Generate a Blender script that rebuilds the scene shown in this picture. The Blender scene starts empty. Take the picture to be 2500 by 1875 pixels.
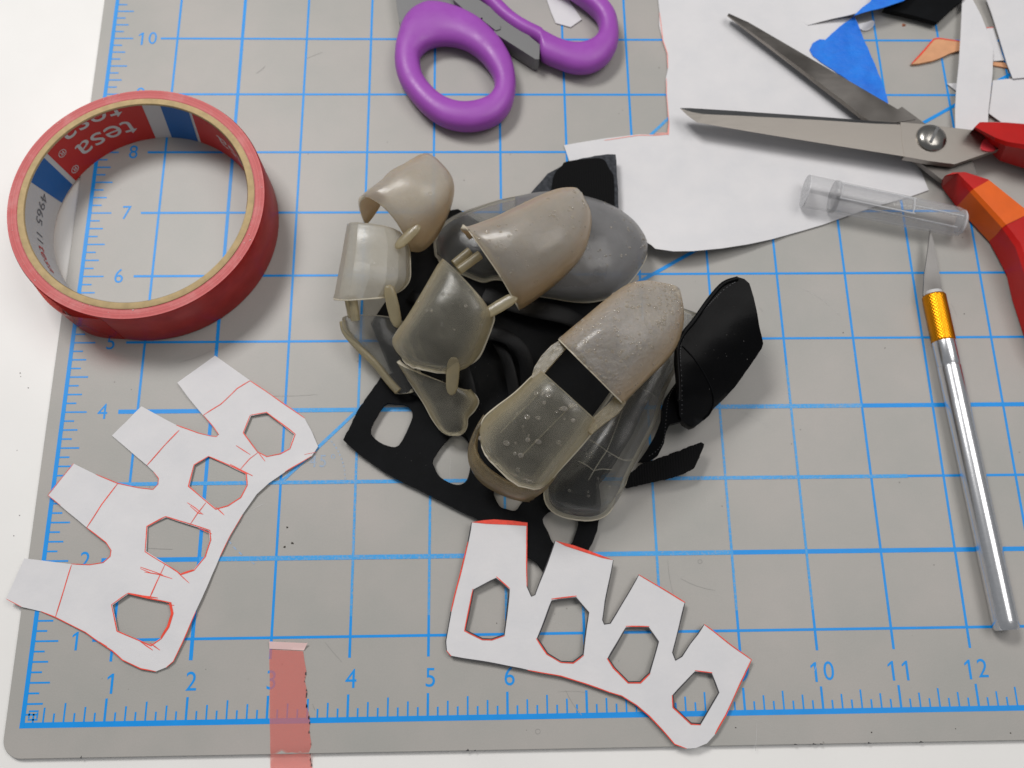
import bpy, bmesh, math, random
from mathutils import Vector, Matrix, geometry
from mathutils import noise as mnoise
random.seed(7)
scene = bpy.context.scene
COL = scene.collection
scene.unit_settings.system = 'IMPERIAL'
scene.unit_settings.scale_length = 0.0254          # one unit is one inch, the unit printed on the mat

# ------------------------------------------------------------------ camera, world, lamps, exposure
F_PX = 2182.371
CAM = Vector((5.78387, 0.81909, 11.92765))
RX = Vector((0.999605010, -0.015033549, 0.023744809))
RY = Vector((-0.007667033, -0.958724893, -0.284231940))
RZ = Vector((0.027037755, 0.283937619, -0.958461469))
cam_d = bpy.data.cameras.new('camera')
cam_d.sensor_width = 36.0
cam_d.lens = F_PX / 2500 * 36.0
cam_d.clip_start = 0.1
cam_d.clip_end = 500
cam_d.dof.use_dof = True
cam_d.dof.focus_distance = 11.0
cam_d.dof.aperture_fstop = 0.34
cam = bpy.data.objects.new('camera', cam_d)
COL.objects.link(cam)
up, back = -RY, -RZ
cam.matrix_world = Matrix(((RX.x, up.x, back.x, CAM.x), (RX.y, up.y, back.y, CAM.y),
                           (RX.z, up.z, back.z, CAM.z), (0, 0, 0, 1)))
scene.camera = cam

world = bpy.data.worlds.new('World')
scene.world = world
world.use_nodes = True
bg = world.node_tree.nodes['Background']
bg.inputs['Color'].default_value = (0.93, 0.96, 1.0, 1)
bg.inputs['Strength'].default_value = 0.25


def area_lamp(name, loc, target, sx, sy, power, color):
    d = bpy.data.lights.new(name, 'AREA')
    d.shape = 'RECTANGLE'
    d.size, d.size_y = sx, sy
    d.energy = power
    d.color = color
    o = bpy.data.objects.new(name, d)
    COL.objects.link(o)
    o.location = loc
    o.rotation_euler = (Vector(target) - Vector(loc)).to_track_quat('-Z', 'Y').to_euler()
    return o


area_lamp('ceiling_lamp', (-10, 25, 38), (5.0, 5.5, 0), 15, 10, 13200, (1.0, 0.985, 0.965))
area_lamp('ceiling_lamp', (24, 12, 40), (7.5, 5.5, 0), 26, 20, 6900, (1.0, 0.97, 0.945))

scene.view_settings.view_transform = 'Standard'
scene.view_settings.look = 'None'
scene.view_settings.gamma = 1
scene.view_settings.exposure = 0.0
scene.render.resolution_x = 1024
scene.render.resolution_y = 768


# ------------------------------------------------------------------ measuring and mesh helpers
def W(px, py, z=0.0):
    """a point of the photograph, at height z inches above the mat, in mat coordinates"""
    d = RX * ((px - 1250) / F_PX) + RY * ((py - 937.5) / F_PX) + RZ
    return CAM + d * ((z - CAM.z) / d.z)


def crop(pts, ox, oy, s):
    return [(ox + x / s, oy + y / s) for x, y in pts]


def tag(o, label=None, cat=None, group=None, kind=None):
    if label: o['label'] = label
    if cat: o['category'] = cat
    if group: o['group'] = group
    if kind: o['kind'] = kind
    return o


def thing(name, loc, label, cat, group=None):
    o = bpy.data.objects.new(name, None)
    o.empty_display_size = 0.2
    COL.objects.link(o)
    o.location = loc
    return tag(o, label, cat, group)


def link(name, mesh, mats, parent=None, smooth=False):
    o = bpy.data.objects.new(name, mesh)
    COL.objects.link(o)
    for m in (mats if isinstance(mats, (list, tuple)) else [mats]):
        mesh.materials.append(m)
    if smooth:
        mesh.shade_smooth()
    if parent:
        o.parent = parent
        o.matrix_parent_inverse = Matrix.Translation(-parent_loc(parent))
    return o


def parent_loc(p):
    v = Vector((0, 0, 0))
    if p.type == 'MESH': return v                  # meshes keep their vertices in mat coordinates
    while p:
        v += p.location
        p = p.parent
    return v


def pymesh(name, verts, faces):
    m = bpy.data.meshes.new(name)
    m.from_pydata([tuple(v) for v in verts], [], faces)
    m.validate()
    bm = bmesh.new(); bm.from_mesh(m)
    bmesh.ops.recalc_face_normals(bm, faces=bm.faces)
    bm.to_mesh(m); bm.free()
    return m


def dense(pts, step, closed=True, jit=0.0):
    out = []
    n = len(pts)
    for i in range(n if closed else n - 1):
        a, b = Vector(pts[i]), Vector(pts[(i + 1) % n])
        k = max(1, int((b - a).length / step))
        for j in range(k):
            p = a.lerp(b, j / k)
            if jit and j:
                p += Vector((random.uniform(-jit, jit), random.uniform(-jit, jit)))
            out.append((p.x, p.y))
    if not closed: out.append(tuple(pts[-1]))
    return out


def catmull(pts, k, closed=False):
    n = len(pts)
    P = [Vector(p) for p in pts]
    out = []
    for i in range(n if closed else n - 1):
        if closed:
            a, b, c, d = P[i - 1], P[i], P[(i + 1) % n], P[(i + 2) % n]
        else:
            a, b, c, d = P[max(i - 1, 0)], P[i], P[i + 1], P[min(i + 2, n - 1)]
        for j in range(k):
            t = j / k
            out.append(0.5 * (2 * b + (c - a) * t + (2 * a - 5 * b + 4 * c - d) * t * t + (3 * b - a - 3 * c + d) * t ** 3))
    if not closed: out.append(P[-1])
    return out


def smooth_px(pts, k=4, closed=True):
    return [(v.x, v.y) for v in catmull([(p[0], p[1]) for p in pts], k, closed)]


def sheet(name, outline, zf, thick, mat, parent=None, holes=(), grid=0, step=30, jit=0.0, smooth=True):
    """a flat or gently bent sheet cut to an outline, with real thickness; zf gives the height of its upper face"""
    if not callable(zf):
        zc = zf
        zf = lambda x, y: zc
    loops = [dense(outline, step, True, jit)] + [dense(h, step, True, jit) for h in holes]
    vs, es = [], []
    for lp in loops:
        s = len(vs)
        vs += [Vector(p) for p in lp]
        es += [(s + i, s + (i + 1) % len(lp)) for i in range(len(lp))]
    if grid:
        xs = [p[0] for p in outline]; ys = [p[1] for p in outline]
        y = min(ys) + grid / 2
        while y < max(ys):
            x = min(xs) + grid / 2
            while x < max(xs):
                vs.append(Vector((x + random.uniform(-.2, .2) * grid, y + random.uniform(-.2, .2) * grid)))
                x += grid
            y += grid
    r = geometry.delaunay_2d_cdt(vs, es, [], 0, 1e-4)
    v2, fs = r[0], r[2]

    def inside(x, y):
        k = False
        for lp in loops:
            for (ax_, ay_), (bx_, by_) in zip(lp, lp[1:] + lp[:1]):
                if (ay_ > y) != (by_ > y) and x < (bx_ - ax_) * (y - ay_) / (by_ - ay_) + ax_: k = not k
        return k
    fs = [list(f) for f in fs if inside(sum(v2[i].x for i in f) / len(f), sum(v2[i].y for i in f) / len(f))]
    used = sorted({i for f in fs for i in f})
    mp = {o: i for i, o in enumerate(used)}
    fs = [[mp[i] for i in f] for f in fs]
    top = [W(v2[i].x, v2[i].y, zf(v2[i].x, v2[i].y)) for i in used]
    n = len(top)
    verts = top + [p - Vector((0, 0, thick)) for p in top]
    ec = {}
    for f in fs:
        for a, b in zip(f, f[1:] + f[:1]):
            ec[(a, b)] = 1
    faces = [tuple(f) for f in fs] + [tuple(i + n for i in reversed(f)) for f in fs]
    for (a, b) in ec:
        if (b, a) not in ec:
            faces.append((b, a, a + n, b + n))
    m = pymesh(name, verts, faces)
    o = link(name, m, mat, parent)
    if smooth:
        m.shade_smooth()
        try: m.set_sharp_from_angle(angle=math.radians(40))
        except Exception: pass
    return o


def ribbons(name, strokes, mat, parent, zf, width=0.02, lift=0.004):
    """thin strokes of ink lying on a surface"""
    if not callable(zf):
        zc = zf
        zf = lambda x, y: zc
    verts, faces = [], []
    for st in strokes:
        w0 = width
        if isinstance(st, tuple): st, w0 = st
        pts = dense(st, 14, False)
        P = [W(x, y, zf(x, y) + lift) for x, y in pts]
        s = len(verts)
        for i, p in enumerate(P):
            t = (P[min(i + 1, len(P) - 1)] - P[max(i - 1, 0)])
            if t.length < 1e-6: t = Vector((1, 0, 0))
            t.normalize()
            nrm = Vector((-t.y, t.x, 0))
            w = w0 * (0.5 + 0.22 * mnoise.noise(p * 3.1)) * (0.55 if i in (0, len(P) - 1) else 1)
            p = p + nrm * 0.010 * mnoise.noise(p * 2.3)
            verts += [p + nrm * w, p - nrm * w]
        for i in range(len(P) - 1):
            a = s + 2 * i
            faces.append((a, a + 1, a + 3, a + 2))
    m = bpy.data.meshes.new(name)
    m.from_pydata([tuple(v) for v in verts], [], faces)
    return link(name, m, mat, parent)


def loft(name, sections, mat, parent=None, closed_path=False, cap=True, smooth=True, sharp=35):
    """skin a row of closed sections (each the same number of points)"""
    n = len(sections[0]); verts = [p for s in sections for p in s]; faces = []
    N = len(sections)
    for i in range(N if closed_path else N - 1):
        a, b = i * n, ((i + 1) % N) * n
        for j in range(n):
            k = (j + 1) % n
            faces.append((a + j, a + k, b + k, b + j))
    if cap and not closed_path:
        faces.append(tuple(range(n)))
        faces.append(tuple(range((N - 1) * n, N * n)))
    m = pymesh(name, verts, faces)
    o = link(name, m, mat, parent)
    if smooth:
        m.shade_smooth()
        if sharp:
            try: m.set_sharp_from_angle(angle=math.radians(sharp))
            except Exception: pass
    return o


def tube(name, path, radii, mat, parent=None, seg=14, flat=1.0, cap=True, sharp=50, upv=(0, 0, 1)):
    """round or flattened bar along a 3d path"""
    P = [Vector(p) for p in path]
    if not isinstance(radii, (list, tuple)): radii = [radii] * len(P)
    secs = []
    for i, p in enumerate(P):
        t = (P[min(i + 1, len(P) - 1)] - P[max(i - 1, 0)]).normalized()
        s = t.cross(Vector(upv)).normalized()
        u = s.cross(t).normalized()
        r = radii[i]
        secs.append([p + s * r * math.cos(a) + u * r * flat * math.sin(a)
                     for a in [2 * math.pi * k / seg for k in range(seg)]])
    return loft(name, secs, mat, parent, cap=cap, sharp=sharp)


def text_mesh(body, size, sub=0):
    c = bpy.data.curves.new('glyph', 'FONT')
    c.body = body; c.size = size; c.align_x = 'CENTER'; c.align_y = 'CENTER'
    c.resolution_u = 5
    o = bpy.data.objects.new('glyph', c)
    COL.objects.link(o)
    dg = bpy.context.evaluated_depsgraph_get()
    m = bpy.data.meshes.new_from_object(o.evaluated_get(dg))
    bpy.data.objects.remove(o); bpy.data.curves.remove(c)
    m.materials.clear()
    if sub:
        bm = bmesh.new(); bm.from_mesh(m)
        bmesh.ops.triangulate(bm, faces=bm.faces)
        for _ in range(sub):
            e = [x for x in bm.edges if x.calc_length() > 0.05]
            if not e: break
            bmesh.ops.subdivide_edges(bm, edges=e, cuts=1)
            bmesh.ops.triangulate(bm, faces=bm.faces)
        bm.to_mesh(m); bm.free()
    return m


# ------------------------------------------------------------------ materials
def srgb(r, g, b):
    f = lambda c: ((c / 255) / 12.92) if c <= 10 else (((c / 255) + 0.055) / 1.055) ** 2.4
    return (f(r), f(g), f(b), 1)


class NT:
    def __init__(self, name):
        self.m = bpy.data.materials.new(name)
        self.m.use_nodes = True
        self.t = self.m.node_tree
        self.t.nodes.clear()
        self.out = self.add('ShaderNodeOutputMaterial')

    def add(self, kind, **kw):
        n = self.t.nodes.new(kind)
        for k, v in kw.items():
            if k in n.inputs: n.inputs[k].default_value = v
            else: setattr(n, k, v)
        return n

    def l(self, a, b): self.t.links.new(a, b)

    def coord(self): return self.add('ShaderNodeTexCoord').outputs['Object']

    def noise(self, scale, detail=4, rough=0.55):
        n = self.add('ShaderNodeTexNoise')
        n.inputs['Scale'].default_value = scale
        n.inputs['Detail'].default_value = detail
        n.inputs['Roughness'].default_value = rough
        self.l(self.coord(), n.inputs['Vector'])
        return n.outputs['Fac']

    def ramp(self, fac, stops):
        r = self.add('ShaderNodeValToRGB')
        e = r.color_ramp.elements
        while len(e) < len(stops): e.new(0.5)
        for el, (p, c) in zip(e, stops):
            el.position = p
            el.color = c if len(c) == 4 else (*c, 1)
        self.l(fac, r.inputs['Fac'])
        return r.outputs['Color']

    def mixc(self, fac, a, b, mode='MIX'):
        n = self.add('ShaderNodeMix', data_type='RGBA', blend_type=mode)
        for idx, v in ((0, fac), (6, a), (7, b)):
            if hasattr(v, 'is_output') or isinstance(v, bpy.types.NodeSocket): self.l(v, n.inputs[idx])
            else: n.inputs[idx].default_value = v
        return n.outputs[2]

    def bump(self, h, strength, dist=0.01, nrm=None):
        b = self.add('ShaderNodeBump')
        b.inputs['Strength'].default_value = strength
        b.inputs['Distance'].default_value = dist
        self.l(h, b.inputs['Height'])
        if nrm: self.l(nrm, b.inputs['Normal'])
        return b.outputs['Normal']

    def bsdf(self, color, rough=0.5, metal=0.0, normal=None, **kw):
        p = self.add('ShaderNodeBsdfPrincipled')
        for k, v in (('Base Color', color), ('Roughness', rough), ('Metallic', metal)):
            if isinstance(v, bpy.types.NodeSocket): self.l(v, p.inputs[k])
            else: p.inputs[k].default_value = v
        for k, v in kw.items():
            p.inputs[k.replace('_', ' ')].default_value = v
        if normal: self.l(normal, p.inputs['Normal'])
        return p.outputs['BSDF']

    def mixs(self, fac, a, b):
        n = self.add('ShaderNodeMixShader')
        if isinstance(fac, bpy.types.NodeSocket): self.l(fac, n.inputs[0])
        else: n.inputs[0].default_value = fac
        self.l(a, n.inputs[1]); self.l(b, n.inputs[2])
        return n.outputs[0]

    def end(self, s):
        self.l(s, self.out.inputs['Surface'])
        return self.m


def plain(name, color, rough=0.5, metal=0.0, nscale=0, namt=0.08, bscale=0, bstr=0.1, bdist=0.01, **kw):
    t = NT(name)
    c = color
    if nscale:
        n = t.noise(nscale, 5)
        lo = tuple(v * (1 - namt) for v in color[:3]) + (1,)
        hi = tuple(min(1, v * (1 + namt)) for v in color[:3]) + (1,)
        c = t.ramp(n, [(0.3, lo), (0.7, hi)])
    nm = t.bump(t.noise(bscale, 4), bstr, bdist) if bscale else None
    return t.end(t.bsdf(c, rough, metal, nm, **kw))


def mat_surface_color(t):
    """grey self-healing vinyl: faint mottling, scuffs and tiny dark specks"""
    base = t.ramp(t.noise(0.55, 6, 0.6), [(0.3, srgb(157, 156, 151)), (0.7, srgb(169, 164, 159))])
    fine = t.ramp(t.noise(60, 3), [(0.3, (0.95, 0.95, 0.95)), (0.7, (1.0, 1.0, 1.0))])
    c = t.mixc(1.0, base, fine, 'MULTIPLY')
    v = t.add('ShaderNodeTexVoronoi')
    v.inputs['Scale'].default_value = 2.1
    t.l(t.coord(), v.inputs['Vector'])
    n2 = t.noise(23, 2)
    ad = t.add('ShaderNodeMath', operation='MULTIPLY_ADD')
    t.l(n2, ad.inputs[0]); ad.inputs[1].default_value = 0.07; t.l(v.outputs['Distance'], ad.inputs[2])
    spk = t.ramp(ad.outputs[0], [(0.050, (1, 1, 1)), (0.068, (0, 0, 0))])
    c = t.mixc(t.mixc(1.0, spk, (0.45, 0.45, 0.45, 1), 'MULTIPLY'), c, srgb(70, 66, 60))
    # long pale and dark scuffs
    mp = t.add('ShaderNodeMapping')
    mp.inputs['Rotation'].default_value = (0, 0, 0.5)
    mp.inputs['Scale'].default_value = (0.9, 14, 1)
    t.l(t.coord(), mp.inputs['Vector'])
    sn = t.add('ShaderNodeTexNoise'); sn.inputs['Scale'].default_value = 1.3; sn.inputs['Detail'].default_value = 6
    t.l(mp.outputs['Vector'], sn.inputs['Vector'])
    sc = t.ramp(sn.outputs['Fac'], [(0.70, (0, 0, 0)), (0.80, (0.35, 0.35, 0.35))])
    c = t.mixc(sc, c, srgb(150, 146, 140))
    return c


t = NT('mat_vinyl')
M_MAT = t.end(t.bsdf(mat_surface_color(t), 0.42, 0, t.bump(t.noise(45, 4), 0.12, 0.01), Specular_IOR_Level=0.35))


def ink_material(name, col, wear_lo, wear_hi):
    t = NT(name)
    n = t.noise(34, 5, 0.7)
    big = t.noise(0.6, 2)
    s = t.add('ShaderNodeMath', operation='MULTIPLY_ADD')
    t.l(big, s.inputs[0]); s.inputs[1].default_value = 0.35; t.l(n, s.inputs[2])
    fac = t.ramp(s.outputs[0], [(wear_lo, (0, 0, 0)), (wear_hi, (0.9, 0.9, 0.9))])
    var = t.ramp(t.noise(3.0, 3), [(0.3, tuple(c * 0.9 for c in col[:3])), (0.7, col)])
    c = t.mixc(fac, var, srgb(164, 162, 158))
    return t.end(t.bsdf(c, 0.45, Specular_IOR_Level=0.35))


M_INK = ink_material('grid_ink', srgb(8, 142, 224), 0.84, 1.05)
M_INK_WORN = ink_material('worn_grid_ink', srgb(58, 156, 222), 0.66, 0.96)
M_INK_FADED = ink_material('faded_ink', srgb(128, 165, 205), 0.50, 0.80)

M_TABLE = plain('table_laminate', srgb(226, 224, 221), 0.4, nscale=0.8, namt=0.02, bscale=90, bstr=0.05)
t = NT('white_paper')
M_PAPER = t.end(t.mixs(0.12, t.bsdf(t.ramp(t.noise(2.5, 5), [(0.3, srgb(216, 215, 217)), (0.7, srgb(222, 220, 221))]), 0.75, 0,
                                  t.bump(t.noise(2.6, 6, 0.62), 0.22, 0.05), Specular_IOR_Level=0.25),
                       t.add('ShaderNodeBsdfTranslucent', Color=srgb(215, 213, 214)).outputs[0]))
M_PEN = plain('red_pen', srgb(222, 62, 38), 0.5, nscale=14, namt=0.2)
M_PEN_PALE = plain('pale_red_pen', srgb(232, 150, 140), 0.6)
M_BLACKPEN = plain('black_marker', srgb(42, 40, 44), 0.5)
M_LEATHER = plain('black_leather', srgb(9, 10, 12), 0.66, nscale=4, namt=0.3, bscale=55, bstr=0.25, bdist=0.01, Specular_IOR_Level=0.10)
M_LEATHER_GLOSS = plain('smooth_black_leather', srgb(4, 4, 5), 0.40, nscale=3, namt=0.3, bscale=40, bstr=0.18, bdist=0.01, Specular_IOR_Level=0.10)
M_SUEDE = plain('grey_suede', srgb(62, 64, 68), 0.95, nscale=18, namt=0.45, bscale=70, bstr=0.7, bdist=0.02, Specular_IOR_Level=0.1)
t = NT('hook_and_loop')
w = t.add('ShaderNodeTexWave'); w.inputs['Scale'].default_value = 9; w.inputs['Distortion'].default_value = 0.6
t.l(t.coord(), w.inputs['Vector'])
M_VELCRO = t.end(t.bsdf(srgb(13, 13, 14), 0.9, 0, t.bump(w.outputs['Fac'], 0.5, 0.02), Specular_IOR_Level=0.15))
M_STITCH = plain('grey_thread', srgb(84, 84, 86), 0.8)

t = NT('purple_rubber')
M_PURPLE = t.end(t.bsdf(t.ramp(t.noise(1.5, 5), [(0.3, srgb(144, 68, 162)), (0.7, srgb(154, 77, 173))]), t.ramp(t.noise(6, 6, 0.7), [(0.3, (0.32,) * 3), (0.7, (0.52,) * 3)]), 0,
                        t.bump(t.noise(90, 4), 0.10, 0.01), Specular_IOR_Level=0.4))
M_GREYPLASTIC = plain('grey_plastic', srgb(112, 112, 112), 0.42, bscale=60, bstr=0.05)
M_DARKGREY = plain('dark_grey_plastic', srgb(62, 62, 62), 0.4)
M_RED = plain('red_plastic', srgb(176, 18, 14), 0.30, nscale=2.2, namt=0.10, bscale=9, bstr=0.05, bdist=0.02, Specular_IOR_Level=0.3)
M_PINKRED = plain('pink_red_plastic', srgb(205, 62, 70), 0.35)
M_ORANGE = plain('orange_plastic', srgb(214, 92, 20), 0.34, nscale=3, namt=0.08, bscale=9, bstr=0.05, bdist=0.02, Specular_IOR_Level=0.3)


def steel(name, col, rough, streak, spots=0.0):
    t = NT(name)
    mp = t.add('ShaderNodeMapping'); mp.inputs['Scale'].default_value = streak
    t.l(t.coord(), mp.inputs['Vector'])
    n = t.add('ShaderNodeTexNoise'); n.inputs['Scale'].default_value = 2; n.inputs['Detail'].default_value = 3
    t.l(mp.outputs['Vector'], n.inputs['Vector'])
    c = t.ramp(n.outputs['Fac'], [(0.3, tuple(v * 0.95 for v in col[:3])), (0.7, col)])
    if spots:
        sp = t.ramp(t.noise(1.1, 2), [(0.44, (0, 0, 0)), (0.66, (spots,) * 3)])
        c = t.mixc(sp, c, srgb(60, 57, 54))
    r = t.ramp(n.outputs['Fac'], [(0.3, (rough * 0.9,) * 3), (0.7, (rough * 1.1,) * 3)])
    return t.end(t.bsdf(c, r, 1.0))


M_STEEL = steel('brushed_steel', srgb(160, 154, 147), 0.46, (1.5, 26, 1))
M_STEEL_DARK = steel('tarnished_steel', srgb(120, 116, 112), 0.42, (1.5, 10, 1), 0.7)
M_STEEL_GROUND = steel('ground_bevel', srgb(120, 120, 120), 0.35, (1, 10, 1))
M_CHROME = steel('screw_steel', srgb(150, 147, 142), 0.28, (1, 1, 1))
M_ALU = plain('aluminium', srgb(224, 224, 226), 0.23, 1.0, nscale=22, namt=0.05, bscale=70, bstr=0.05)
t = NT('knurled_gold')
mp = t.add('ShaderNodeMapping'); mp.inputs['Rotation'].default_value = (0, 0, 0.785 - 0.22)
t.l(t.coord(), mp.inputs['Vector'])
ck = t.add('ShaderNodeTexChecker'); ck.inputs['Scale'].default_value = 20
t.l(mp.outputs['Vector'], ck.inputs['Vector'])
M_GOLD = t.end(t.bsdf(srgb(226, 148, 26), 0.34, 1.0, t.bump(ck.outputs['Fac'], 0.05, 0.005)))
M_WHITEPLASTIC = plain('off_white_plastic', srgb(190, 190, 190), 0.4)

M_CARD = plain('cardboard', srgb(176, 153, 112), 0.85, nscale=9, namt=0.14, bscale=40, bstr=0.3)
M_LABEL_RED = plain('label_red', srgb(188, 36, 28), 0.5)
M_LABEL_BLUE = plain('label_blue', srgb(22, 92, 160), 0.5)
M_LABEL_WHITE = plain('label_white', srgb(196, 194, 192), 0.55)
M_LABEL_GREY = plain('label_grey_print', srgb(105, 105, 108), 0.6)
t = NT('red_tape_film')
n = t.noise(5, 5)
M_TAPE = t.end(t.mixs(0.26, t.bsdf(t.ramp(n, [(0.3, srgb(164, 32, 29)), (0.7, srgb(186, 46, 42))]), 0.32, 0, t.bump(t.noise(12, 4), 0.08, 0.01)),
                      t.add('ShaderNodeBsdfTranslucent', Color=srgb(225, 60, 50)).outputs[0]))
M_TAPE_EDGE = plain('tape_layer_edges', srgb(172, 56, 56), 0.5, nscale=7, namt=0.14, bscale=60, bstr=0.25)


def film(name, tint, body, fac, rough=0.15):
    t = NT(name)
    tr = t.add('ShaderNodeBsdfTransparent', Color=tint).outputs[0]
    return t.end(t.mixs(fac, tr, t.bsdf(body, rough, 0, t.bump(t.noise(4, 3), 0.15, 0.03))))


M_STRIP = film('pink_tape_strip', srgb(253, 238, 236), srgb(246, 158, 150), 0.26, 0.15)
M_STRIP_END = film('tape_fold_highlight', srgb(255, 226, 222), srgb(252, 222, 218), 0.8, 0.10)  # near-white body paints the white highlight on the curled tape end
t = NT('blue_masking_tape')
mp = t.add('ShaderNodeMapping'); mp.inputs['Rotation'].default_value = (0, 0, 0.35); mp.inputs['Scale'].default_value = (5, 30, 5)
t.l(t.coord(), mp.inputs['Vector'])
cr = t.add('ShaderNodeTexNoise'); cr.inputs['Scale'].default_value = 1.5; cr.inputs['Detail'].default_value = 4
t.l(mp.outputs['Vector'], cr.inputs['Vector'])
M_BLUETAPE = t.end(t.bsdf(t.ramp(t.noise(4, 4), [(0.3, srgb(12, 104, 212)), (0.7, srgb(22, 122, 226))]), 0.6, 0, t.bump(t.noise(3.2, 3, 0.5), 0.5, 0.12, t.bump(cr.outputs['Fac'], 0.5, 0.02))))
M_TAN = plain('tan_leather', srgb(205, 150, 110), 0.7, nscale=6, namt=0.08, bscale=50, bstr=0.3)
M_CRUMB = plain('dark_crumb', srgb(62, 56, 50), 0.8)


def resin(name, body, tint, opacity, transl, rough=0.32, pits=0.5, warm=None, amber=None, sss=0.0, glass=0.5, wrinkle=0.22, cloud=0.3):
    """cast translucent resin: a frosted body that lets light through, with small bubbles in the skin"""
    t = NT(name)
    v = t.add('ShaderNodeTexVoronoi'); v.inputs['Scale'].default_value = 6.5
    t.l(t.coord(), v.inputs['Vector'])
    pit = t.ramp(v.outputs['Distance'], [(0.0, (0, 0, 0)), (0.10, (0.1, 0.1, 0.1)), (0.16, (1, 1, 1)), (0.22, (0.55, 0.55, 0.55))])
    sel = t.ramp(t.noise(1.7, 2), [(0.45, (0, 0, 0)), (0.62, (1, 1, 1))])
    pitm = t.mixc(sel, (0.55, 0.55, 0.55, 1), pit)
    nm = t.bump(pitm, pits, 0.02)
    nm = t.bump(t.noise(7 if wrinkle < 0.3 else 15, 5, 0.6), wrinkle, 0.03, nm)
    nm = t.bump(t.noise(70, 3), 0.22, 0.006, nm)
    colr = t.ramp(t.noise(1.3, 4), [(0.3, tuple(c * 0.9 for c in body[:3])), (0.7, body)])
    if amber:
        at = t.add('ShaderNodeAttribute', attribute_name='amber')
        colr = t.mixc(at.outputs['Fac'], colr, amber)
    p = t.bsdf(colr, rough, 0, nm, Specular_IOR_Level=0.6, Coat_Weight=0.6, Coat_Roughness=0.11,
               Subsurface_Weight=sss, Subsurface_Radius=(1.0, 0.82, 0.58), Subsurface_Scale=0.16)
    tl = t.add('ShaderNodeBsdfTranslucent', Color=warm or body)
    s = t.mixs(transl, p, tl.outputs[0])
    gl = t.bsdf(tint, rough * 0.75, 0, nm, Transmission_Weight=1.0, IOR=1.38)
    thru = t.mixs(glass, t.add('ShaderNodeBsdfTransparent', Color=tint).outputs[0], gl)
    fr = t.add('ShaderNodeLayerWeight', Blend=0.35)
    op = t.add('ShaderNodeMath', operation='MULTIPLY_ADD')
    t.l(fr.outputs['Facing'], op.inputs[0]); op.inputs[1].default_value = 0.45; op.inputs[2].default_value = opacity - cloud * 0.5
    cl = t.add('ShaderNodeMath', operation='MULTIPLY_ADD')          # cloudy and clearer patches in the cast
    t.l(t.noise(1.9, 5, 0.62), cl.inputs[0]); cl.inputs[1].default_value = cloud; t.l(op.outputs[0], cl.inputs[2])
    op = cl
    if amber:                                                         # sides made more opaque, painting in grazing-angle absorption of light
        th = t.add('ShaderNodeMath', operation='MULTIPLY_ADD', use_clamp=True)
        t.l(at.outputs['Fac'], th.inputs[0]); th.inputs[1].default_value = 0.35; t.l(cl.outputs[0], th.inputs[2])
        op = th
    return t.end(t.mixs(op.outputs[0], thru, s))


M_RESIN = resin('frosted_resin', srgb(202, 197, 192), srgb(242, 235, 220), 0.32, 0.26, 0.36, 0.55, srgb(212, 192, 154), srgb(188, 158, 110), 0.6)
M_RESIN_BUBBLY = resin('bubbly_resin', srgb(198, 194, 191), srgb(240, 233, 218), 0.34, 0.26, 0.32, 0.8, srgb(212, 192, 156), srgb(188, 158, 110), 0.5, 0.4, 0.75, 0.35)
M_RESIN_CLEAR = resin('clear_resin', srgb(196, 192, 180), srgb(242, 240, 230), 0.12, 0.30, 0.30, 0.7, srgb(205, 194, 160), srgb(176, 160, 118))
M_RESIN_PALE = resin('pale_resin', srgb(214, 212, 206), srgb(246, 244, 238), 0.40, 0.42, 0.34, 0.2, srgb(205, 190, 150))
M_RESIN_GREY = resin('grey_resin', srgb(156, 155, 156), srgb(230, 230, 230), 0.42, 0.3, 0.32, 0.5, srgb(175, 172, 165))
M_RESIN_SMOKE = resin('smoky_resin', srgb(150, 150, 148), srgb(236, 236, 234), 0.08, 0.2, 0.20, 0.4, srgb(170, 168, 160), None, 0.0, 0.2, 0.2, 0.12)
M_RIM = resin('resin_cut_edge', srgb(228, 220, 200), srgb(244, 236, 214), 0.85, 0.25, 0.35, 0.1, srgb(220, 205, 165))
M_LINK = resin('resin_link', srgb(190, 180, 152), srgb(236, 228, 205), 0.50, 0.45, 0.3, 0.2, srgb(210, 195, 150))
M_RESIN_AMBER = resin('amber_resin', srgb(172, 158, 130), srgb(240, 230, 206), 0.24, 0.32, 0.3, 0.6, srgb(190, 160, 110), None, 0.3, 0.5, 0.4)
M_STRAP_RESIN = resin('hinge_resin', srgb(166, 156, 132), srgb(238, 230, 208), 0.30, 0.35, 0.28, 0.5, srgb(196, 178, 136), None, 0.3)
t = NT('clear_plastic')
fr = t.add('ShaderNodeLayerWeight', Blend=0.42)
mm = t.add('ShaderNodeMath', operation='MULTIPLY_ADD', use_clamp=True)
t.l(fr.outputs['Facing'], mm.inputs[0]); mm.inputs[1].default_value = 0.40; mm.inputs[2].default_value = 0.04
M_CLEAR = t.end(t.mixs(mm.outputs[0], t.add('ShaderNodeBsdfTransparent', Color=(0.93, 0.93, 0.93, 1)).outputs[0],
                       t.bsdf(srgb(214, 214, 216), 0.07, 0, t.bump(t.noise(9, 4), 0.35, 0.04), Specular_IOR_Level=0.9)))

M_CLEAR_EDGE = film('clear_plastic_edge', (0.93, 0.93, 0.93, 1), srgb(222, 222, 224), 0.45, 0.06)

# ------------------------------------------------------------------ setting: table
MAT_T = 0.075
m = pymesh('table', [(-14, -14, -MAT_T), (28, -14, -MAT_T), (28, 24, -MAT_T), (-14, 24, -MAT_T),
                     (-14, -14, -1.2), (28, -14, -1.2), (28, 24, -1.2), (-14, 24, -1.2)],
           [(0, 1, 2, 3), (4, 5, 6, 7), (0, 1, 5, 4), (1, 2, 6, 5), (2, 3, 7, 6), (3, 0, 4, 7)])
tag(link('table', m, M_TABLE), kind='structure')

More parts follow.
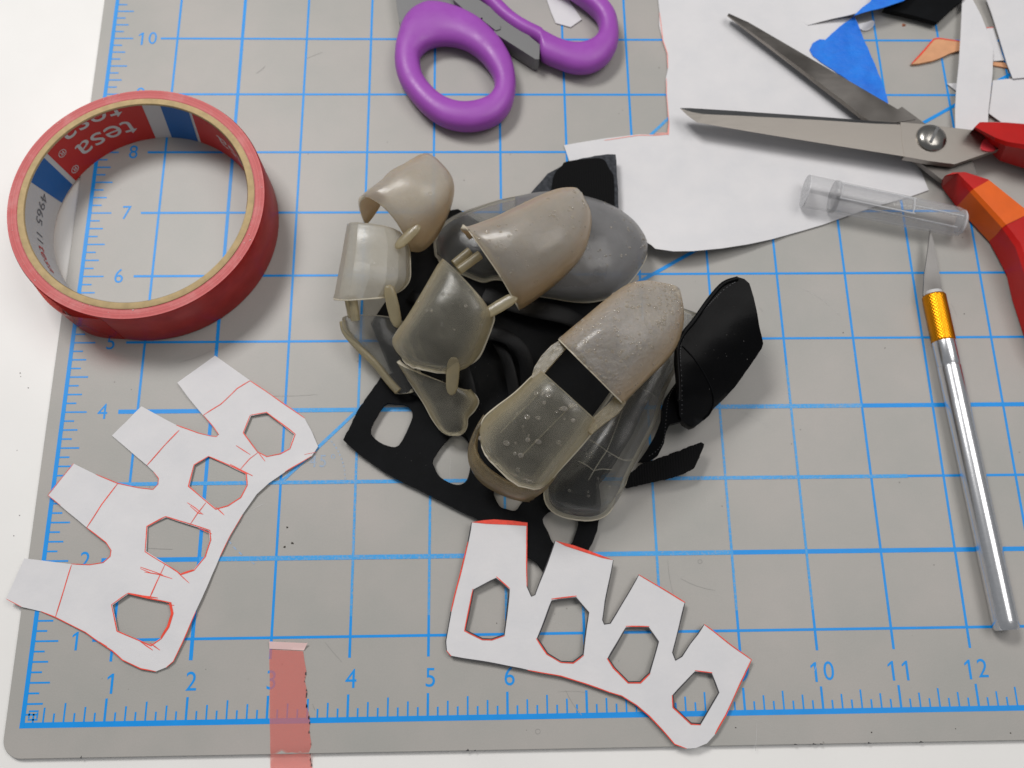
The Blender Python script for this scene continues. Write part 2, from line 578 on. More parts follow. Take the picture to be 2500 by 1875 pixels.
# ------------------------------------------------------------------ cutting mat
mat = thing('cutting_mat', (0, 0, -MAT_T), 'grey self-healing cutting mat with blue inch grid lying on the white table', 'cutting mat')
x0, x1, y0, y1, r = -0.205, 17.4, -0.385, 12.6, 0.24
edge = []
for cx, cy, a0 in ((x0 + r, y0 + r, 180), (x1 - r, y0 + r, 270), (x1 - r, y1 - r, 0), (x0 + r, y1 - r, 90)):
    edge += [(cx + r * math.cos(math.radians(a0 + k * 10)), cy + r * math.sin(math.radians(a0 + k * 10))) for k in range(10)]
secs = [[Vector((x, y, z)) for x, y in edge] for z in (-MAT_T, -0.006)]
cx, cy = (x0 + x1) / 2, (y0 + y1) / 2
secs.append([Vector((x - 0.006 * (1 if x > cx else -1), y - 0.006 * (1 if y > cy else -1), 0)) for x, y in edge])
loft('mat_body', secs, M_MAT, mat, smooth=False)
INK = 0.0015


def strip_mesh(a, b, w):
    a, b = Vector(a), Vector(b)
    t_ = (b - a).normalized(); n_ = Vector((-t_.y, t_.x)) * w / 2
    return [(p.x, p.y, 0) for p in (a + n_, a - n_, b - n_, b + n_)]


def line(name, a, b, w, mtl=None, lift=INK):
    v = [(x, y, lift) for x, y, _ in strip_mesh(a, b, w)]
    return link(name, pymesh(name, v, [(0, 1, 2, 3)]), mtl or M_INK, mat)


for i in range(1, 15):
    worn = 3 < i < 11
    line('grid_line', (i, 0.74), (i, 10.98), 0.048 if i == 2 else 0.034, None, INK)
    if worn: line('worn_grid_line', (i, 1.25), (i, 4.6), 0.032, M_INK_WORN, INK * 2.2)
for j in range(1, 12):
    line('grid_line', (0.74, j), (15.4, j), 0.060 if j in (2, 4) else 0.034, None, INK * 1.5)
line('worn_grid_line', (2, 2), (9, 2), 0.059, M_INK_WORN, INK * 2.6)
line('worn_grid_line', (2, 4), (11, 4), 0.059, M_INK_WORN, INK * 2.6)
line('worn_grid_line', (0.75, 3), (11.5, 3), 0.05, M_INK_WORN, INK * 2.6)
line('ruler_bar', (-0.03, 0), (15.4, 0), 0.066)
line('ruler_bar', (0, -0.033), (0, 11.9), 0.056, lift=INK * 1.6)
line('angle_line', (3, 3), (11.0, 11.0), 0.045, M_INK_WORN, INK * 3)
line('angle_line', (7.6, 3 + 4.6 * math.tan(math.radians(30))), (14.5, 3 + 11.5 * math.tan(math.radians(30))), 0.052, None, INK * 3.4)
verts, faces = [], []


def tick(a, b, w):
    s = len(verts)
    verts.extend((x, y, INK * 1.2) for x, y, _ in strip_mesh(a, b, w))
    faces.append((s, s + 1, s + 2, s + 3))


for k in range(1, 8 * 15 + 1):
    L = 0.27 if k % 8 == 0 else 0.225 if k % 4 == 0 else 0.175 if k % 2 == 0 else 0.105
    tick((k / 8, 0.03), (k / 8, 0.03 + L), 0.03 if k % 8 == 0 else 0.022)
for k in range(1, 8 * 11):
    L = 0.29 if k % 8 == 0 else 0.25 if k % 4 == 0 else 0.195 if k % 2 == 0 else 0.135
    tick((0.025, k / 8), (0.025 + L, k / 8), 0.022)
for a, b in (((0.06, 0.065), (0.18, 0.065)), ((0.17, 0.08), (0.17, 0.15)), ((0.06, 0.165), (0.18, 0.165)), ((0.07, 0.08), (0.07, 0.15))):
    tick(a, b, 0.02)
o = link('ruler_ticks', pymesh('ruler_ticks', verts, faces), M_INK, mat)
o['kind'] = 'stuff'


def mat_text(body, x, y, size, mtl=None, rot=0, sx=0.92):
    if len(body) > 1:                              # each digit is a piece of its own
        gap = size * 0.56
        for q, ch in enumerate(body):
            o_ = mat_text(ch, x + (q - (len(body) - 1) / 2) * gap, y, size, mtl, rot, sx)
        return o_
    if body == '1':
        h_, w_ = size * 0.365, size * 0.052
        v_ = [(-w_, -h_), (w_, -h_), (w_, h_), (-w_ * .5, h_), (-w_ - size * .15, h_ - size * .13), (-w_ - size * .15, h_ - size * .22), (-w_, h_ - size * .125)]
        me = bpy.data.meshes.new('one')
        me.from_pydata([(x_ + size * .05, y_, 0) for x_, y_ in v_], [], [(0, 1, 2, 3, 6), (3, 4, 5, 6)])
    else:
        me = text_mesh(body, size)
    me.transform(Matrix.Translation((x, y, INK * 1.4)) @ Matrix.Rotation(rot, 4, 'Z') @ Matrix.Diagonal((sx, 1, 1, 1)))
    return link('numeral', me, mtl or M_INK, mat)


for i in range(1, 15):
    mat_text(str(i), i + 0.03, 0.475, 0.33)
for j in range(1, 11):
    mat_text(str(j), 0.53, j - 0.005, 0.31)
mat_text('45°', 3.55, 3.28, 0.24, M_INK_FADED)
for rr, a0, a1, n in ((0.86, 2, 43, 11), (1.35, 182 + 20, 182 + 60, 9)):
    for k in range(n):
        a = math.radians(a0 + (a1 - a0) * k / n); b = math.radians(a0 + (a1 - a0) * (k + 0.55) / n)
        c0 = (3, 3) if rr < 1 else (3.4, 3.1)
        line('dashed_arc', (c0[0] + rr * math.cos(a), c0[1] + rr * math.sin(a)), (c0[0] + rr * math.cos(b), c0[1] + rr * math.sin(b)), 0.02, M_INK_FADED, INK * 2)

# cuts and nicks along the near edge, crumbs on the mat
verts, faces = [], []


def crumb(x, y, z, s):
    b = len(verts)
    for k in range(6):
        a = k * math.pi / 3
        verts.append((x + s * math.cos(a) * random.uniform(.5, 1.3), y + s * math.sin(a) * random.uniform(.4, 1.1), z))
    verts.append((x, y, z + s * 0.7))
    for k in range(6): faces.append((b + k, b + (k + 1) % 6, b + 6))


for x_, y_ in crop([(1410, 478), (1436, 556), (1398, 575)], 0, 1050, 2.011):
    p = W(x_, y_); crumb(p.x, p.y, 0.001, 0.022)
for k in range(34):
    p = W(random.uniform(150, 2480), random.uniform(60, 1800)); crumb(p.x, p.y, 0.001, random.choice((.004, .006, .008, .011)))
for k in range(16):
    p = W(random.uniform(5, 230), random.uniform(900, 1860), -MAT_T)
    if p.x < -0.25 or p.y < -0.42: crumb(p.x, p.y, -MAT_T + 0.001, random.choice((.006, .008, .012)))
tag(link('crumbs', pymesh('crumbs', verts, faces), M_CRUMB), 'tiny dark crumbs and dust scattered over the mat and table', 'crumbs', kind='stuff')
for px, py in ((1160, 1824), (200, 1834), (1140, 1831), (1940, 1807), (1985, 1803), (2003, 1803), (2246, 1800), (2120, 1805)):
    p = W(px, py)
    a = random.uniform(-.4, .4)
    link('edge_nick', pymesh('edge_nick', [(p.x - .015, y0 - .004, 0.002), (p.x + random.uniform(.005, .04), y0 - .004, 0.002), (p.x + a * .04, y0 + random.uniform(.01, .035), 0.002),
                                           (p.x, y0 - .004, -.05)], [(0, 1, 2), (0, 1, 3)]), M_BLACKPEN, mat)

cuts_d, cuts_l = [], []
rc_ = random.Random(21)
for k in range(44):
    x, y = rc_.uniform(250, 2450), rc_.uniform(60, 1780)
    a, L = rc_.choice((0.3, 0.9, -0.6, -0.15, 1.4)) + rc_.uniform(-.3, .3), rc_.uniform(12, 130)
    bend = rc_.uniform(-.25, .25)
    pts = [(x + L * u * math.cos(a + bend * u), y + L * u * math.sin(a + bend * u)) for u in (0, .25, .5, .75, 1)]
    (cuts_d if k % 3 else cuts_l).append((pts, rc_.choice((.004, .005, .008))))
for cx_, cy_ in ((1709, 1371), (1313, 1786)):
    cuts_d.append(([(cx_ + 5.5 * math.cos(q * .7), cy_ + 5.5 * math.sin(q * .7)) for q in range(10)], .008))
for nm_, st_, col_ in (('cut_marks', cuts_d, srgb(142, 140, 136)), ('pale_scratches', cuts_l, srgb(176, 174, 171))):
    o = ribbons(nm_, st_, plain(nm_ + '_vinyl', col_, 0.6), mat, 0.0, lift=0.0022)
    o['kind'] = 'stuff'

# ------------------------------------------------------------------ tape roll
TH = 0.84


def fit_ring(l, tp, rt, z):
    """centre and radius of a level circle from its left, top and right limits in the photograph"""
    def proj(p):
        c = p - CAM
        x, y, zz = RX.dot(c), RY.dot(c), RZ.dot(c)
        return 1250 + F_PX * x / zz, 937.5 + F_PX * y / zz
    v = [1.05, 6.75, 1.75]
    def err(v):
        P = [proj(Vector((v[0] + v[2] * math.cos(a), v[1] + v[2] * math.sin(a), z))) for a in [k * math.pi / 90 for k in range(180)]]
        return Vector((min(p[0] for p in P) - l, min(p[1] for p in P) - tp, max(p[0] for p in P) - rt))
    for _ in range(12):
        e = err(v); J = Matrix.Identity(3)
        for i in range(3):
            q = list(v); q[i] += 1e-3
            d = (err(q) - e) / 1e-3
            for r_ in range(3): J[r_][i] = d[r_]
        s = J.inverted() @ e
        v = [v[i] - s[i] for i in range(3)]
    return v


tx, ty, R_OUT = fit_ring(14.5, 219, 648, TH)
R_CARD = R_OUT - 0.148
R_IN = R_CARD - 0.095
# the sides of the winding show the edges of the wound layers
t = NT('wound_layers')
sb = t.add('ShaderNodeVectorMath', operation='SUBTRACT'); sb.inputs[1].default_value = (tx, ty, TH)
t.l(t.coord(), sb.inputs[0])
ln = t.add('ShaderNodeVectorMath', operation='LENGTH'); t.l(sb.outputs[0], ln.inputs[0])
ml = t.add('ShaderNodeMath', operation='MULTIPLY'); ml.inputs[1].default_value = 62; t.l(ln.outputs['Value'], ml.inputs[0])
wn = t.add('ShaderNodeTexNoise'); wn.noise_dimensions = '1D'; wn.inputs['Scale'].default_value = 1.0; wn.inputs['Detail'].default_value = 3
t.l(ml.outputs[0], wn.inputs['W'])
lay = t.ramp(wn.outputs['Fac'], [(0.35, srgb(164, 54, 54)), (0.65, srgb(194, 80, 79))])
dust = t.ramp(t.noise(2.4, 6, 0.7), [(0.5, (0, 0, 0)), (0.72, (0.35, 0.35, 0.35))])
M_TAPE_EDGE = t.end(t.bsdf(t.mixc(dust, lay, srgb(205, 150, 146)), 0.5, 0, t.bump(wn.outputs['Fac'], 0.4, 0.01)))
tape = thing('tape_roll', (tx, ty, 0), 'roll of red adhesive tape on a printed cardboard core at left', 'tape roll')
NS = 128


def ring_loft(name, prof, mtl, parent, lean=0.0, wob=0.0):
    secs = []
    for k in range(NS):
        a = 2 * math.pi * k / NS
        w_ = 1 + wob * mnoise.noise(Vector((math.cos(a) * 1.5, math.sin(a) * 1.5, 3.3)))
        secs.append([Vector((tx + r_ * w_ * math.cos(a), ty + r_ * w_ * math.sin(a), z_)) for r_, z_ in prof])
    return loft(name, secs, mtl, parent, closed_path=True, sharp=40)


ring_loft('tape_winding', [(R_OUT, 0.02), (R_OUT + 0.002, TH - 0.03), (R_OUT - 0.02, TH), (R_CARD + 0.003, TH - 0.005), (R_CARD + 0.003, 0.004), (R_OUT - 0.02, 0.004)], M_TAPE, tape, wob=0.002)
ring_loft('winding_edge', [(R_OUT - 0.012, TH + 0.002), (R_CARD + 0.006, TH - 0.002), (R_CARD + 0.006, TH - 0.006), (R_OUT - 0.012, TH - 0.004)], M_TAPE_EDGE, tape, wob=0.002)
core = ring_loft('cardboard_core', [(R_CARD, 0.002), (R_CARD, TH + 0.004), (R_CARD - 0.02, TH + 0.014), (R_IN + 0.01, TH + 0.01), (R_IN, TH - 0.01), (R_IN, 0.002)], M_CARD, tape, wob=0.003)


def ang(px, py, z):
    p = W(px, py, z)
    return math.atan2(p.y - ty, p.x - tx)


def label_patch(name, a0t, a1t, a0b, a1b, mtl, parent, dr, z0=0.004, z1=None):
    z1 = z1 or TH - 0.012
    n = max(12, int(abs(a1t - a0t) / 0.04)); verts = []; faces = []
    for i in range(n + 1):
        u = i / n
        for z_, a_, b_ in ((z1, a0t, a1t), (z0, a0b, a1b)):
            a = a_ + (b_ - a_) * u
            rr = R_IN - dr
            verts.append((tx + rr * math.cos(a), ty + rr * math.sin(a), z_))
    for i in range(n):
        faces.append((2 * i, 2 * i + 1, 2 * i + 3, 2 * i + 2))
    m_ = bpy.data.meshes.new(name); m_.from_pydata(verts, [], faces); m_.shade_smooth()
    return link(name, m_, mtl, parent)


HZ = TH
aW0, aB0 = ang(345, 264, HZ), ang(389, 264, HZ)         # red | white | blue
aB1 = ang(459, 277, HZ)
bW0, bB0, bB1 = ang(380, 325, 0), ang(421, 327, 0), ang(488, 338, 0)
aL0, bL0 = ang(118, 384, HZ), ang(166, 440, 0)
aL1, bL1 = ang(83, 445, HZ), ang(137, 492, 0)
label_patch('label_base', -math.pi, math.pi, -math.pi, math.pi, M_LABEL_WHITE, core, 0.003)
label_patch('red_label_field', aW0, aL0 - 0.03, bW0, bL0 - 0.03, M_LABEL_RED, core, 0.006)
label_patch('blue_label_stripe', aB0, aB1, bB0, bB1, M_LABEL_BLUE, core, 0.006)
label_patch('blue_label_stripe', aL0 + 0.02, aL1, bL0 + 0.02, bL1, M_LABEL_BLUE, core, 0.006)
label_patch('red_label_field', aB1 - 1.25, aB1 - 0.03, bB1 - 1.25, bB1 - 0.03, M_LABEL_RED, core, 0.006)


def core_text(body, size, a_mid, z_mid, mtl, rot=math.pi, name='lettering', bold=0.0):
    me = text_mesh(body, size, 4)
    bm = bmesh.new(); bm.from_mesh(me)
    c_, s_ = math.cos(rot), math.sin(rot)
    for v in bm.verts:
        x, y = v.co.x * c_ - v.co.y * s_, v.co.x * s_ + v.co.y * c_
        v.co = (x, y + z_mid, 0)
    bmesh.ops.bisect_plane(bm, geom=bm.verts[:] + bm.edges[:] + bm.faces[:], plane_co=(0, TH - 0.02, 0), plane_no=(0, 1, 0), clear_outer=True)
    for v in bm.verts:
        a = a_mid - v.co.x / R_IN
        rr = R_IN - 0.009
        v.co = (tx + rr * math.cos(a), ty + rr * math.sin(a), v.co.y)
    bm.to_mesh(me); bm.free()
    return link(name, me, mtl, core)


am = (ang(336, 300, 0.4) + ang(177, 372, 0.4)) / 2
core_text('tesa', 0.56, am, 0.36, M_LABEL_WHITE)
core_text('tesa', 0.56, am + 0.03, 0.80, M_LABEL_WHITE)
core_text('®', 0.18, ang(172, 405, 0.2), 0.2, M_LABEL_WHITE)
core_text('®', 0.18, ang(141, 367, 0.6), 0.62, M_LABEL_WHITE)
core_text('tesa', 0.5, ang(540, 345, 0.4) - 0.25, 0.42, M_LABEL_WHITE)
core_text('4965', 0.24, ang(85, 510, 0.45), 0.45, M_LABEL_GREY, rot=math.pi)
for da in (0, 0.07): core_text('1', 0.24, ang(80, 575, 0.45) + da, 0.45, M_LABEL_GREY, rot=math.pi)
core_text('tesa', 0.3, ang(105, 640, 0.45), 0.45, M_LABEL_RED, rot=math.pi)
# the loose tail of the tape at the near side
tail_px = [(140, 737), (175, 775), (225, 812), (290, 838), (345, 842)]
pa, pb = W(150, 745, 0.05), W(345, 843, 0.0)
rows = []
for i in range(21):
    u = i / 20
    a = math.atan2(pa.y - ty, pa.x - tx) + u * 0.62
    rr = R_OUT + 0.004 + 0.075 * math.sin(math.pi * min(1, u * 1.0)) ** 1.5
    q = Vector((tx + rr * math.cos(a), ty + rr * math.sin(a), 0))
    rows.append([q + Vector((0, 0, 0.012)), q + Vector((0, 0, TH - 0.03))])
verts = [p for r_ in rows for p in r_]
link('tape_tail', pymesh('tape_tail', verts, [(2 * i, 2 * i + 1, 2 * i + 3, 2 * i + 2) for i in range(20)]),
     film('red_tail_film', srgb(245, 120, 112), srgb(196, 40, 36), 0.45, 0.2), tape, True)

verts, faces = [], []
rd_ = random.Random(5)
for k in range(26):
    a = rd_.uniform(0, 6.28); rr = rd_.uniform(R_CARD + .01, R_OUT - .02)
    crumb(tx + rr * math.cos(a), ty + rr * math.sin(a), TH + 0.003, rd_.choice((.006, .009, .014)))
o = link('dust_specks', pymesh('dust_specks', verts, faces), plain('pale_dust', srgb(220, 190, 186), 0.9), tape)
o['kind'] = 'stuff'

# ------------------------------------------------------------------ strip of red tape at the near edge
def strip_z(x, y):
    p = W(x, y, 0)
    if p.y > y0 + 0.02: return 0.010
    k = min(1, (y0 + 0.02 - p.y) / 0.10)
    return 0.010 - (MAT_T - 0.004) * k
right_edge = [(750, 1572), (741, 1588), (743, 1612), (748, 1640), (744, 1662), (750, 1690), (747, 1712), (753, 1740), (757, 1762), (755, 1785), (760, 1815), (758, 1845), (763, 1880), (766, 1960), (768, 2050)]
so = [(657.5, 1585), (740, 1590)] + right_edge[2:] + [(662, 2050), (660, 1875)]
ts = thing('tape_strip', W(700, 1700, 0), 'cut strip of translucent red tape stuck over the near edge of mat', 'tape strip')
sheet('tape_film', so, strip_z, 0.003, M_STRIP, ts, grid=22, step=18, jit=0.6)
sheet('folded_end', [(657, 1566), (700, 1568), (748, 1570), (751, 1569), (742, 1588), (657.5, 1584)], lambda x, y: 0.012 + 0.05 * max(0, (1586 - y) / 20), 0.004, M_STRIP_END, ts, grid=8, step=10)
for i in range(22):
    q_ = random.uniform(3, 12.9); (xa_, ya_), (xb_, yb_) = right_edge[int(q_)], right_edge[int(q_) + 1]
    x_, y_ = xa_ + (xb_ - xa_) * (q_ % 1), ya_ + (yb_ - ya_) * (q_ % 1); f_ = random.uniform(.2, .75)
    p = W(x_ - 1, y_, strip_z(x_, y_) + .006)
    link('black_fleck', pymesh('black_fleck', [(p.x - .012 * f_, p.y - .03 * f_, p.z), (p.x + .010 * f_, p.y - .018 * f_, p.z), (p.x + .008 * f_, p.y + .03 * f_, p.z), (p.x - .010 * f_, p.y + .02 * f_, p.z)], [(0, 1, 2, 3)]), M_BLACKPEN, ts)

# ------------------------------------------------------------------ paper templates
lt_out = [(525.1, 868.2), (611.2, 929.3), (661.8, 964.7), (717.9, 1002.7), (743.2, 1020.8), (761.3, 1053.3), (776.5, 1090.2), (760.8, 1113.7), (736, 1129.6),
          (696.2, 1151.9), (656.4, 1179.3), (626.6, 1206.6), (591.7, 1256.4), (561.9, 1308.6), (537, 1358.3), (507.2, 1427.9), (477.4, 1492.6), (447.5, 1562.2),
          (422.7, 1614.4), (405.3, 1629.3), (380.4, 1639.3), (343.1, 1632.8), (298.4, 1611.9), (273.5, 1589.5), (208.9, 1543.3), (134.3, 1506), (99.5, 1492.6),
          (52.2, 1481.6), (14.9, 1461.7), (59.7, 1363.3), (174, 1377.2), (218.8, 1378.2), (251.1, 1373.2), (268.5, 1358.3), (271, 1343.4), (258.6, 1323.5),
          (211.3, 1287.7), (146.7, 1234), (115.9, 1209.1), (180, 1132), (233.7, 1158.4), (285.9, 1179.3), (338.1, 1190.2), (373, 1194.2), (385.4, 1181.8),
          (386.9, 1166.9), (375.4, 1151.9), (358, 1135.5), (273.3, 1063.7), (345.4, 991.9), (430.4, 1037.8), (484.6, 1057.7), (513.6, 1064.2), (528, 1066),
          (533.5, 1060.6), (520.8, 1042.5), (495.5, 1013.6), (459.3, 970.2), (432.9, 934)]
lt_holes = [[(612.3, 1015.4), (651, 1008.1), (717.8, 1060.5), (706.1, 1094.8), (683.7, 1107.2), (651.4, 1113.7), (629, 1102.2), (595.5, 1057.2)],
            [(509.7, 1114.6), (474.9, 1135.5), (462.5, 1186.7), (527.1, 1241.4), (556.9, 1234), (586.8, 1214.1), (601.7, 1184.3), (599.2, 1156.9)],
            [(405.3, 1262.8), (360.5, 1286.2), (357, 1345.9), (442.6, 1400.6), (472.4, 1390.6), (499.8, 1358.3), (512.2, 1318.5), (509.7, 1296.1)],
            [(312.3, 1450.3), (274.5, 1477.6), (287.4, 1539.8), (368, 1574.6), (392.8, 1557.2), (410.2, 1529.9), (420.2, 1497.5), (415.2, 1472.7)]]
def lt_z(x, y):
    p = W(x, y, 0)
    return 0.040 + 0.034 * mnoise.noise(Vector((x * .006, y * .006, 1.7))) + 0.04 * max(0, min(1, (0.1 - p.x) / 0.5))
lt = thing('paper_template', W(430, 1250, 0), 'white paper hand-plate template with red ruled lines, under the tape roll', 'paper template', 'cut paper templates')
sheet('paper', lt_out, lt_z, 0.009, M_PAPER, lt, lt_holes, grid=34, step=24, jit=0.4)
A_ = lambda p: crop(p, 0, 500, 2.765)
B_ = lambda p: crop(p, 0, 1050, 2.011)
red = [A_([(1690, 1187), (1600, 1240), (1490, 1345), (1375, 1420)]), B_([(880, 0), (800, 85), (720, 172)]), B_([(578, 262), (500, 365), (425, 478)]), B_([(350, 662), (310, 790), (272, 915)]),
       B_([(735, 825), (770, 745), (810, 660)]), B_([(690, 670), (745, 690), (800, 712)]), B_([(710, 695), (775, 708), (845, 730)]), B_([(690, 678), (740, 700), (800, 712)]),
       B_([(930, 465), (965, 410), (1010, 355)]), B_([(920, 355), (960, 380), (998, 412)]), B_([(935, 372), (975, 405), (998, 410)]), B_([(1180, 190), (1225, 140), (1265, 110)]), B_([(1160, 75), (1195, 98), (1230, 120)]),
       B_([(1265, 105), (1302, 152)]), B_([(1060, 378), (1100, 418)]), B_([(1130, 165), (1175, 190), (1240, 225)]), B_([(870, 698), (930, 750)]), B_([(975, 480), (1040, 508)]),
       B_([(690, 1040), (750, 1080)]), B_([(735, 1045), (785, 1080)]), B_([(820, 855), (855, 860)]), B_([(628, 800), (700, 815), (775, 825)]), B_([(465, 1030), (525, 1062)]), B_([(1495, 118), (1550, 108)])]
edge_red = []
for lp in lt_holes:
    c_ = Vector((sum(p[0] for p in lp), sum(p[1] for p in lp))) / len(lp)
    out_ = [(c_ + (Vector(p) - c_) * 1.03) for p in lp]
    out_ = [(p.x, p.y) for p in out_]
    edge_red.append((out_ + [out_[0]], 0.013))
edge_red += [(lt_holes[3][4:] + [(417, 1474)], 0.03), (lt_holes[2][3:5], 0.02)]
for a, b in ((1, 5), (16, 20), (20, 27), (30, 37), (40, 47), (50, 57), (7, 10)):
    edge_red.append((lt_out[a:b], 0.011))
for a, b in ((27, 29), (37, 40), (12, 15)):
    edge_red.append((lt_out[a:b], 0.008))
ribbons('red_pen_lines', [(s, 0.012) for s in red] + edge_red, M_PEN, lt, lt_z)

rt_out = [(1150.8, 1275.3), (1206.9, 1268.4), (1287.5, 1276.5), (1286.3, 1391.3), (1286.3, 1431.9), (1297.3, 1456.4), (1306.6, 1452.3), (1329, 1393.3), (1355.4, 1320),
          (1497, 1367.6), (1477.5, 1468.6), (1471.4, 1513.3), (1475.5, 1523.5), (1489.7, 1521.5), (1504, 1499), (1559.3, 1402.2), (1673.1, 1470.3), (1660.5, 1525.5),
          (1642.4, 1593.3), (1649.2, 1612.3), (1665, 1602.4), (1685.4, 1570.7), (1703.4, 1548), (1719.3, 1524.6), (1834.5, 1610.5), (1807.4, 1665.6), (1771.2, 1747),
          (1746.4, 1792.2), (1726, 1814.8), (1698.9, 1826.1), (1676.3, 1827.5), (1646.9, 1817.1), (1617.5, 1783.2), (1585.9, 1749.3), (1554.2, 1722.2), (1518, 1699.5),
          (1487.7, 1690.3), (1426.7, 1668), (1369.7, 1650.9), (1288.3, 1636.2), (1206.9, 1621.2), (1101.1, 1602), (1089.7, 1588.6), (1088.1, 1566.2), (1101.1, 1493),
          (1121.5, 1411.6), (1141.8, 1322.1)]
rt_holes = [[(1211, 1411.6), (1242.7, 1440), (1237.4, 1501), (1231.3, 1550), (1200.8, 1560.1), (1178.4, 1558.9), (1137.7, 1537.7), (1157.3, 1440)],
            [(1347.3, 1466.5), (1406.3, 1458.4), (1437.6, 1495), (1422.6, 1596.7), (1398.2, 1615), (1369.7, 1614.2), (1337.1, 1594.7), (1311.9, 1558.1)],
            [(1528.5, 1532.3), (1583.6, 1532.3), (1607.6, 1566.2), (1585.9, 1643), (1563.3, 1665.6), (1533.9, 1665.6), (1500, 1629.5), (1485.7, 1606.9)],
            [(1696.7, 1639.4), (1737.3, 1645.3), (1754.1, 1690.5), (1710.2, 1767.4), (1687.6, 1766), (1644.7, 1726.7), (1643.8, 1697.3)]]
def rt_z(x, y):
    z = 0.085 + 0.02 * mnoise.noise(Vector((x * .005, y * .005, 4.2)))
    z += 0.06 * max(0, min(1, (1520 - y) / 200))
    return z
rt = thing('paper_template', W(1400, 1580, 0), 'white paper hand-plate template outlined in black and red, resting on the black leather', 'paper template', 'cut paper templates')
sheet('paper', rt_out, rt_z, 0.009, M_PAPER, rt, rt_holes, grid=34, step=24, jit=0.4)
blk, redr = [], []
for lp in rt_holes:
    blk.append((lp + [lp[0]], 0.016))
    c_ = Vector((sum(p[0] for p in lp), sum(p[1] for p in lp))) / len(lp)
    o_ = [(c_ + (Vector(p) - c_) * 1.045) for p in lp]; o_ = [(p.x, p.y) for p in o_]
    redr.append((o_[3:8], 0.013)); redr.append((o_[0:2], 0.012))
for a, b in ((3, 9), (9, 16), (16, 24), (24, 28), (32, 37), (39, 46)):
    blk.append((rt_out[a:b], 0.013))
blk.append(([rt_out[45], rt_out[46], rt_out[0]], 0.016))
redr += [(rt_out[15:17], 0.014), (rt_out[23:28], 0.014), (rt_out[30:40], 0.012), (rt_out[44:47], 0.015), (rt_out[2:5], 0.014), (rt_out[41:43], 0.015)]
ribbons('black_pen_outline', blk, M_BLACKPEN, rt, rt_z)
ribbons('red_pen_outline', redr, M_PEN, rt, rt_z, lift=0.0055)
ib = lambda pts, name: sheet(name, pts, lambda x, y: rt_z(x, y) + 0.006, 0.003, M_PEN, rt, grid=0, step=12)
ib([(1151, 1275), (1180, 1270), (1207, 1268), (1250, 1271), (1288, 1276), (1288, 1284), (1240, 1281), (1190, 1279)], 'inked_tab_end')
ib([(1356, 1320), (1400, 1331), (1440, 1345), (1497, 1367), (1470, 1362), (1420, 1346), (1380, 1333)], 'inked_tab_end')

# ------------------------------------------------------------------ loose paper at the far side
C3 = lambda p: crop(p, 1600, 0, 2.45778)
C6 = lambda p: crop(p, 1940, 0, 3.95)
big = [(1600, -120), (1607, 0)] + C3([(25, 75), (22, 150), (45, 240), (72, 320), (76, 410), (62, 470), (66, 560), (75, 660), (82, 735), (80, 810)]) + \
      [(1560, 328), (1475, 338), (1420, 347), (1377, 354.5), (1389, 391), (1440, 440), (1500, 520), (1560, 582), (1590, 598)] + \
      C3([(0, 1492), (110, 1508), (230, 1506), (400, 1490), (560, 1465), (700, 1435), (880, 1385), (1000, 1350), (1135, 1302), (1300, 1245), (1515, 1185), (1640, 1140), (1600, 1040), (1545, 950), (1480, 800), (1390, 600), (1300, 380), (1200, 104), (1100, 112), (1000, 137), (915, 154), (915, 151), (1000, 128), (1060, 113), (1140, 96), (1220, 76), (1340, 42), (1500, -8), (1560, -60), (1570, -200)])
def big_z(x, y):
    z = 0.028 + 0.012 * mnoise.noise(Vector((x * .003, y * .003, 9.1)))
    d = math.hypot((x - 1640) / 330, (y - 640) / 150)
    z += 0.33 * max(0, 1 - d) ** 1.3
    cx_, cy_ = (x - 1600) * 2.45778, y * 2.45778           # the flap above the slit lifts towards its free corner
    if cy_ < 152.5 - (cx_ - 915) * 0.25 and cx_ > 700:
        z += 0.24 * max(0, min(1, (cx_ - 900) / 600))
    return z
o = sheet('paper_sheet', big, big_z, 0.008, M_PAPER, None, grid=40, step=26)
tag(o, 'large white paper offcut with curling lower edge beneath the red scissors', 'paper sheet')
ribs = [(C3([(25, 75), (45, 240), (72, 320), (76, 410)]), 0.014), (C3([(66, 470), (66, 560), (75, 660), (82, 735), (80, 810)]), 0.012), (C3([(80, 805), (0, 812)]) + [(1560, 330), (1475, 342)], 0.014), (C3([(80, 740), (76, 800), (0, 800)]), 0.012)]
ribbons('red_pen_edge', ribs, M_PEN_PALE, o, big_z, lift=0.005)
strip1 = C6([(1618, -60), (1612, 100), (1600, 350), (1585, 600), (1560, 850), (1548, 1050), (1550, 1300), (1720, 1330), (1860, 1320), (1868, 1080), (1890, 900), (1910, 700), (1912, 590), (1912, 470), (1870, 330), (1800, 150), (1720, 0), (1700, -60)])
o = sheet('paper_strip', strip1, lambda x, y: 0.13 + 0.03 * mnoise.noise(Vector((x * .01, y * .01, 0))), 0.008, M_PAPER, None, grid=26, step=22)
tag(o, 'narrow white paper strip standing upright in the picture beside the tan scrap', 'paper strip')
o = sheet('paper_offcut', C6([(1830, -60), (1900, 130), (1975, 370), (2050, 620), (2105, 758), (2300, 740), (2420, 700), (2420, -60)]), lambda x, y: 0.10 + 0.22 * max(0, (2430 - x) / 70 * .4) * (y < 900), 0.008, M_PAPER, None, grid=26, step=22)
tag(o, 'white paper offcut with long slanting edge in the far right corner', 'paper scrap')
o = sheet('paper_offcut', C6([(1912, 775), (2010, 765), (2105, 757), (2420, 740), (2420, 1400), (2240, 1330), (2010, 1190), (1870, 1090), (1890, 960)]), lambda x, y: 0.07, 0.008, M_PAPER, None, grid=30, step=24)
tag(o, 'white paper offcut just above the red scissor handle', 'paper scrap')
